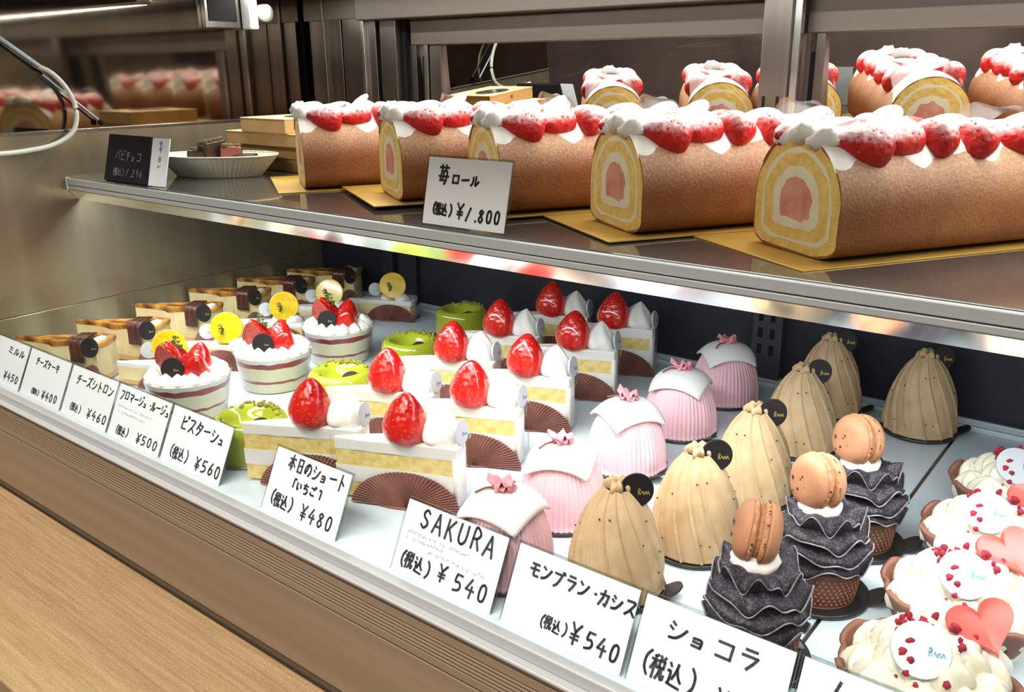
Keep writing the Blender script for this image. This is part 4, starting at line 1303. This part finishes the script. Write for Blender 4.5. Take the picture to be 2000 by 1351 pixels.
# ------------------------------------------------------------------ cream tarts with hearts
def tart():
    t = thing('cream_tart', None, 'tart')
    pc = MB()
    pc.lathe([(0.0, 0.001), (0.085, 0.001), (0.112, 0.07)], 120, mod=lambda r, z_, th, v: (r * (1 + 0.045 * abs(math.sin(20 * th)) * (r > 0.05)), z_))
    pc.build('paper_cup', M['liner_dk'], t, smooth=False, solid=0.002)
    sh = MB()
    sh.lathe(spline([(0.0, 0.020), (0.070, 0.022), (0.098, 0.045), (0.114, 0.078), (0.127, 0.108)], 3), 90,
             mod=lambda r, z_, th, v: (r * (1 + 0.05 * math.sin(7 * th) * v + 0.02 * math.sin(17 * th + 1) * v), z_ + 0.010 * math.sin(5 * th + 1) * v + 0.005 * math.sin(14 * th) * v))
    sh.build('crepe_shell', M['shell'], t, solid=0.008)
    cr = MB()
    rd = random.Random(8)
    for k in range(9):
        a = 2 * PI * k / 9
        s = rd.uniform(0.9, 1.15)
        cr.lathe(spline([(0, 0), (0.036, 0.0), (0.040, 0.016), (0.030, 0.038), (0.012, 0.052), (0, 0.056)], 3), 30, mod=lambda r, z_, th, v: (r * (1 + 0.17 * math.sin(6 * th + z_ * 80)), z_),
                 M=T(0.080 * math.cos(a), 0.080 * math.sin(a), 0.085 + 0.006 * math.sin(3 * a)) @ Matrix.Rotation(a, 4, 'Z') @ rot('Y', 14) @ Matrix.Scale(s, 4))
    for k in range(5):
        a = 2 * PI * k / 5 + 0.4
        cr.lathe(spline([(0, 0), (0.036, 0.0), (0.042, 0.016), (0.032, 0.038), (0.012, 0.050), (0, 0.053)], 3), 30, mod=lambda r, z_, th, v: (r * (1 + 0.17 * math.sin(6 * th + z_ * 80)), z_),
                 M=T(0.040 * math.cos(a), 0.040 * math.sin(a), 0.118))
    cr.lathe(spline([(0, 0.02), (0.1, 0.02), (0.105, 0.09), (0.07, 0.13), (0, 0.14)], 3), 30)
    cr.build('piped_cream', M['cream_y'], t)
    n = (0.45, -0.70, 0.58)
    plaque(t, (-0.002, -0.050, 0.172), (0.24, -0.66, 0.72), 0.042, 'plaque_white', 'blue_ink', off=(0.5, -0.05), k=0.8)
    hp = []
    for i in range(40):
        a = 2 * PI * i / 40
        hx = 16 * math.sin(a) ** 3
        hy = 13 * math.cos(a) - 5 * math.cos(2 * a) - 2 * math.cos(3 * a) - math.cos(4 * a)
        hp.append((hx * 0.0030, hy * 0.0029))
    Mh = face_to((0.22, -0.62, 0.75), (0.058, 0.062, 0.178), math.radians(24))
    hm = MB()
    nh = len(hp)
    for kz in (0.006, -0.004):
        hm.grid(nh, 6, lambda u, v: Mh @ Vector((hp[round(u * nh) % nh][0] * (1 - v), hp[round(u * nh) % nh][1] * (1 - v), kz - (0.004 * (1 - (1 - v) ** 3) if kz > 0 else 0.006 * (1 - (1 - v) ** 3)))), cu=True)
    hm.grid(nh, 4, lambda u, v: Mh @ Vector((hp[round(u * nh) % nh][0] * (1 + 0.05 * math.sin(PI * v)), hp[round(u * nh) % nh][1] * (1 + 0.05 * math.sin(PI * v)), 0.006 - 0.010 * v)), cu=True)
    hm.build('heart_plaque', M['heart'], t, angle=50)
    cb2 = MB()
    for k in range(34):
        a, r = rd.uniform(0, 2 * PI), rd.uniform(0.01, 0.092)
        zz = 0.176 if r < 0.055 else 0.176 - (r - 0.055) * 1.0
        cb2.ball((r * math.cos(a), r * math.sin(a), zz + rd.uniform(-0.004, 0.003)), rd.uniform(0.004, 0.0085), 4, lump=0.6, seed=k)
    cb2.build('berry_crumbs', M['crumb_red'], t)
    return t


ta, used = tart(), []
for i, (x, y, a) in enumerate([(-0.205, 1.275, 0.0), (-0.208, 1.530, 0.15), (-0.212, 1.790, -0.05), (-0.212, 2.05, 0.1)]):
    place(ta, used, (x, y, 0), a, 'white cream tart with a coral heart and red crumbs, ' + ['nearest the price cards', 'second from the price cards', 'third from the price cards', 'rearmost, at the right photo edge'][i], 'cream tarts with hearts')


# ------------------------------------------------------------------ roll cakes on the upper shelf
HW, HT = 0.134, 0.232


def d_prof(k=1.0, n=44):
    """loaf outline: flat bottom, upright sides, round top; k shrinks it around the filling centre"""
    out = []
    for i in range(n):
        a = 2 * PI * i / n
        c, s = math.cos(a), math.sin(a)
        if s >= 0:
            x, z_ = HW * c, 0.098 + (HT - 0.098) * s
        else:
            e = 0.34
            x, z_ = HW * math.copysign(abs(c) ** e, c), 0.098 - 0.098 * abs(s) ** e
            x *= 1 - 0.10 * abs(s) ** 3
        out.append((x, z_))
    cz = 0.104
    return [(x * k, cz + (z_ - cz) * k) for x, z_ in out]


def roll(L_=0.56):
    t = thing('strawberry_roll_cake', None, 'roll cake')
    z0 = 0.004
    bd = MB()
    bd.box(-0.300, 0.145, -0.085, L_ + 0.03, -0.0005, 0.003)
    bd.build('cake_board', M['gold_board'], t, smooth=False, bevel=0.001)
    nst = 26
    n = 44
    P0 = d_prof(1.0, n)
    def body(u, v):
        i = round(u * n) % n
        x, z_ = P0[i]
        y = L_ * v
        w = 1 + 0.010 * noise.noise(Vector((x * 9, y * 9, z_ * 9))) - 0.012 * (1 - min(1, min(v, 1 - v) * 14))
        return Vector((x * w, y, z0 + z_ * w))
    MB().grid(n, nst, body, cu=True).build('roll_body', M['skin'], t)
    seq = [(1.0, 'skin'), (0.965, 'sponge_roll'), (0.80, 'roll_cream'), (0.735, 'sponge_roll'), (0.53, 'roll_cream'), (0.36, 'roll_fruit'), (0.0, 'roll_fruit')]
    for y, sg in ((0.0, -1), (L_, 1)):
        fc = MB()
        for k in range(len(seq) - 1):
            ka, kb = seq[k][0], seq[k + 1][0]
            fc.cur = k
            A = d_prof(ka, n)
            B = d_prof(kb, n)
            wa = 0.0 if k == 0 else 0.004
            wb = 0.004 if kb > 0 else 0
            def jit(p, w, j):
                a = 2 * PI * j / n
                q = w * noise.noise(Vector((math.cos(a) * 3, math.sin(a) * 3, 7.0 * round(p * 10) + y))) * 1.6
                return q
            va = [Vector((A[j][0] * (0.988 if k == 0 else 1) + jit(ka, wa, j), y + sg * 0.0006, z0 + A[j][1] + jit(ka, wa, j + 9))) for j in range(n)]
            vb = [Vector((B[j][0] + jit(kb, wb, j), y + sg * 0.0006, z0 + B[j][1] + jit(kb, wb, j + 9))) for j in range(n)]
            fc.add(va + vb, [(j, (j + 1) % n, n + (j + 1) % n, n + j) for j in range(n)])
        fc.build('cut_face', [M['skin'], M['sponge_roll'], M['roll_cream'], M['sponge_roll'], M['roll_cream'], M['roll_fruit']], t, smooth=False)
    # whipped cream running along the top with a scalloped edge
    cm = MB()
    def crm(u, v):
        y = -0.004 + (L_ + 0.004) * v
        e = 0.104 + 0.009 * math.sin(y * 38) + 0.006 * math.sin(y * 67 + 1) + 0.004 * math.sin(y * 23 + 2)
        x = (u - 0.5) * 2 * e
        en = min(1.0, min(v, 1 - v) * 12 + 0.25)
        zb = 0.098 + (HT - 0.098) * math.sqrt(max(0, 1 - (x / HW) ** 2))
        lift = 0.017 * (1 - abs(2 * u - 1) ** 4) ** 0.5 * en * (0.85 + 0.35 * noise.noise(Vector((x * 20, y * 20, 3))))
        return Vector((x, y, z0 + zb - 0.004 + lift))
    for x, y, r in [(-0.058, 0.020, 0.036), (0.050, 0.016, 0.034), (0.004, 0.012, 0.036), (-0.03, 0.05, 0.03)]:
        cm.ball((x, y, z0 + 0.098 + (HT - 0.098) * math.sqrt(1 - (x / HW) ** 2) + 0.004), r, 8, sq=(1, 0.9, 0.72), lump=0.35, seed=x * 50)
    cm.grid(26, 130, crm).build('whipped_cream', M['roll_white'], t)
    rd = random.Random(21)
    k = 0
    yy = 0.045
    while yy < L_ - 0.05:
        for sd in (-1, 1):
            x = sd * rd.uniform(0.066, 0.078)
            zc = z0 + HT - 0.5 * x * x / HW + 0.002
            s = rd.uniform(0.78, 0.92)
            Mx = T(x, yy + (0.035 if sd > 0 else 0), zc) @ rot('Z', rd.uniform(-28, 28) + (180 if rd.random() < 0.3 else 0)) @ rot('X', rd.uniform(72, 96)) @ Matrix.Scale(s, 4) @ T(0, 0, -0.055)
            MB().lathe(BERRY, 32, mod=lambda r, z_, th, v: (r * (1 + 0.05 * math.cos(2 * th)), z_), M=Mx).build('strawberry', M['berry_dust'], t)
            k += 1
        yy += rd.uniform(0.092, 0.104)
    for j, (x, y, a) in enumerate([(0.0, 0.09, 20), (0.0, 0.29, 60), (0.005, 0.46, -30)]):
        berry_wedge(t, (x, y, z0 + HT - 0.002), a, -72, 0.62, 'strawberry_piece')
    plaque(t, (0.0, 0.20, z0 + HT + 0.026), (0.15, -0.60, 0.78), 0.034, 'plaque_white', 'blue_ink', k=0.5)
    # clear film folded over both ends of the topping
    for y, sg in ((L_ - 0.012, 1),):
        fl = MB()
        def ff(u, v):
            x = (u - 0.5) * 0.22
            zz = z0 + 0.098 + (HT - 0.098) * math.sqrt(max(0, 1 - (x / HW) ** 2)) + 0.034 + 0.012 * math.sin(u * 9) * v
            return Vector((x, y - sg * 0.06 * v, zz + 0.016 * v - 0.03 * (1 - v) * abs(2 * u - 1)))
        fl.grid(12, 3, ff).build('film_flap', M['film_white'], t)
    return t


M['sponge_roll'] = mat('golden_roll_sponge', s2l(248, 212, 122), s2l(234, 190, 92), rough=0.85, scale=120, bump=0.6, bscale=260)
M['roll_cream'] = mat('roll_filling_cream', s2l(246, 236, 206), s2l(242, 228, 192), rough=0.5, scale=60)
M['roll_fruit'] = mat('roll_filling_strawberry', s2l(238, 172, 148), s2l(222, 136, 114), rough=0.45, scale=60)
M['roll_white'] = mat('roll_whipped_cream', (0.86, 0.83, 0.78), (0.84, 0.80, 0.73), rough=0.45, scale=30, bump=0.2, bscale=80)
M['film_white'] = clear_mat('frosted_film', (0.92, 0.88, 0.88), ior=1.45, gloss_rough=0.25, extra=0.30)
ro, used = roll(), []
YAW = -math.atan2(0.52, 0.854)
for i, (x, y, dz, a) in enumerate([(-2.295, 1.812, 0.0, -0.04), (-1.815, 1.745, 0.0105, 0.02), (-1.475, 1.748, 0.007, 0.0), (-1.062, 1.724, 0.0035, 0.0), (-0.635, 1.709, 0.0, 0.0)]):
    place(ro, used, (x, y, ZS + dz), YAW + a, 'strawberry topped roll cake on a gold board, ' + ['leftmost, beside the kraft boxes', 'second from the kraft boxes', 'middle one, right behind its price card', 'second from the right photo edge', 'largest and nearest, at the right photo edge'][i], 'strawberry roll cakes on the upper shelf')
    if i < 0:
        break


# ------------------------------------------------------------------ kraft boxes, paper tray with chocolates
def kraft(name, label, x0, x1, y0, y1, z0, z1, window=False, rz=0.0):
    cx, cy = (x0 + x1) / 2, (y0 + y1) / 2
    w, d, h = (x1 - x0) / 2, (y1 - y0) / 2, z1 - z0
    t = thing(name, label, 'box', (cx, cy, z0), rz, 'kraft boxes stacked on the upper shelf')
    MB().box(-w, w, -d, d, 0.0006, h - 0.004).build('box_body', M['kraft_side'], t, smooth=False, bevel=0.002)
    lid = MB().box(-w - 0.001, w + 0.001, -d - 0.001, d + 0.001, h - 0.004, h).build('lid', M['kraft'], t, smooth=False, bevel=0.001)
    if window:
        MB().prism(disc_poly(0.09, 32, 0.8), h, h + 0.0012, T(0.03, 0.02, 0)).build('lid_window', M['window_dark'], lid, smooth=False)
    MB().box(w + 0.0005, w + 0.0012, -0.006, 0.010, h * 0.4, h * 0.68).build('printed_mark', M['liner'], t, smooth=False)
    return t


kraft('kraft_box', 'kraft cake box at the bottom of the stack on the shelf', -2.96, -2.54, 2.05, 2.38, ZS, 0.680)
kraft('kraft_box', 'kraft cake box second from the bottom of the stack', -2.965, -2.53, 2.04, 2.38, 0.680, 0.727, rz=0.01)
kraft('kraft_box', 'wide kraft cake box just under the top one of the stack', -2.98, -2.52, 2.01, 2.37, 0.727, 0.774, rz=-0.01)
kraft('kraft_box', 'small kraft cake box with a round lid window, topmost of the stack', -2.865, -2.605, 2.0, 2.32, 0.774, 0.826, window=True)

tr = thing('paper_tray', 'oval white pleated paper tray of chocolate pieces on the left of the upper shelf', 'tray', (-2.80, 1.845, ZS), math.radians(30))
def trayf(u, v):
    th = 2 * PI * u
    k = 1 + 0.014 * (abs(math.sin(34 * th)) if v > 0.01 else 0)
    if v < 0.5:
        q = v * 2
        a, b, z_ = 0.155 * q, 0.085 * q, 0.002
    else:
        q = (v - 0.5) * 2
        a, b, z_ = 0.155 + 0.065 * q, 0.085 + 0.045 * q, 0.002 + 0.072 * q
    k = k if v >= 0.5 else 1
    return Vector((a * k * math.cos(th), b * k * math.sin(th), z_))
MB().grid(272, 7, trayf, cu=True).build('tray_wall', M['tray'], tr, smooth=False, solid=0.002)
MB().grid(80, 6, lambda u, v: Vector(((0.2215 + 0.003 * math.cos(2 * PI * v)) * math.cos(2 * PI * u), (0.1315 + 0.003 * math.cos(2 * PI * v)) * math.sin(2 * PI * u), 0.0745 + 0.003 * math.sin(2 * PI * v))), cu=True, cv=True).build('rolled_rim', M['tray'], tr)
rd = random.Random(3)
cl_ = ['dark chocolate piece dusted with pistachio, leftmost in the paper tray', 'dark chocolate piece dusted with pistachio, topmost in the paper tray', 'chocolate piece with a pink cut face, right of the heap in the paper tray', 'plain dark chocolate piece lying at the right end of the heap in the tray', 'dark dusted chocolate piece at the back of the heap in the paper tray']
for i, (dx, dy, dz, sx, sy, sz, a, tl) in enumerate([(-0.06, -0.015, 0.008, 0.045, 0.034, 0.082, 0.3, 6), (-0.005, 0.0, 0.014, 0.040, 0.036, 0.110, 0.9, -8), (0.050, -0.012, 0.008, 0.034, 0.030, 0.098, 0.4, 5), (0.105, 0.0, 0.006, 0.036, 0.034, 0.070, 0.1, 0), (0.01, 0.05, 0.006, 0.05, 0.026, 0.09, -0.3, 4)]):
    ca, sa = math.cos(math.radians(30)), math.sin(math.radians(30))
    t = thing('chocolate_piece', cl_[i], 'chocolate', (-2.80 + dx * ca - dy * sa, 1.845 + dx * sa + dy * ca, ZS), math.radians(30) + a, 'chocolates in the paper tray')
    Mx = T(0, 0, dz) @ rot('Y', tl)
    MB().box(-sx, sx, -sy, sy, 0, sz, Mx).build('chocolate_block', M['choc_pink' if i == 2 else 'choc'], t, smooth=False, bevel=0.005)
    if i != 3:
        d_ = MB()
        for k in range(26):
            d_.ball(Mx @ Vector((rd.uniform(-sx, sx) * 0.9, rd.uniform(-sy, sy) * 0.9, sz + 0.002)), rd.uniform(0.006, 0.012), 4, lump=0.6, seed=k, sq=(1, 1, 0.6))
        d_.build('pistachio_dust', M['choc_powder'], t)
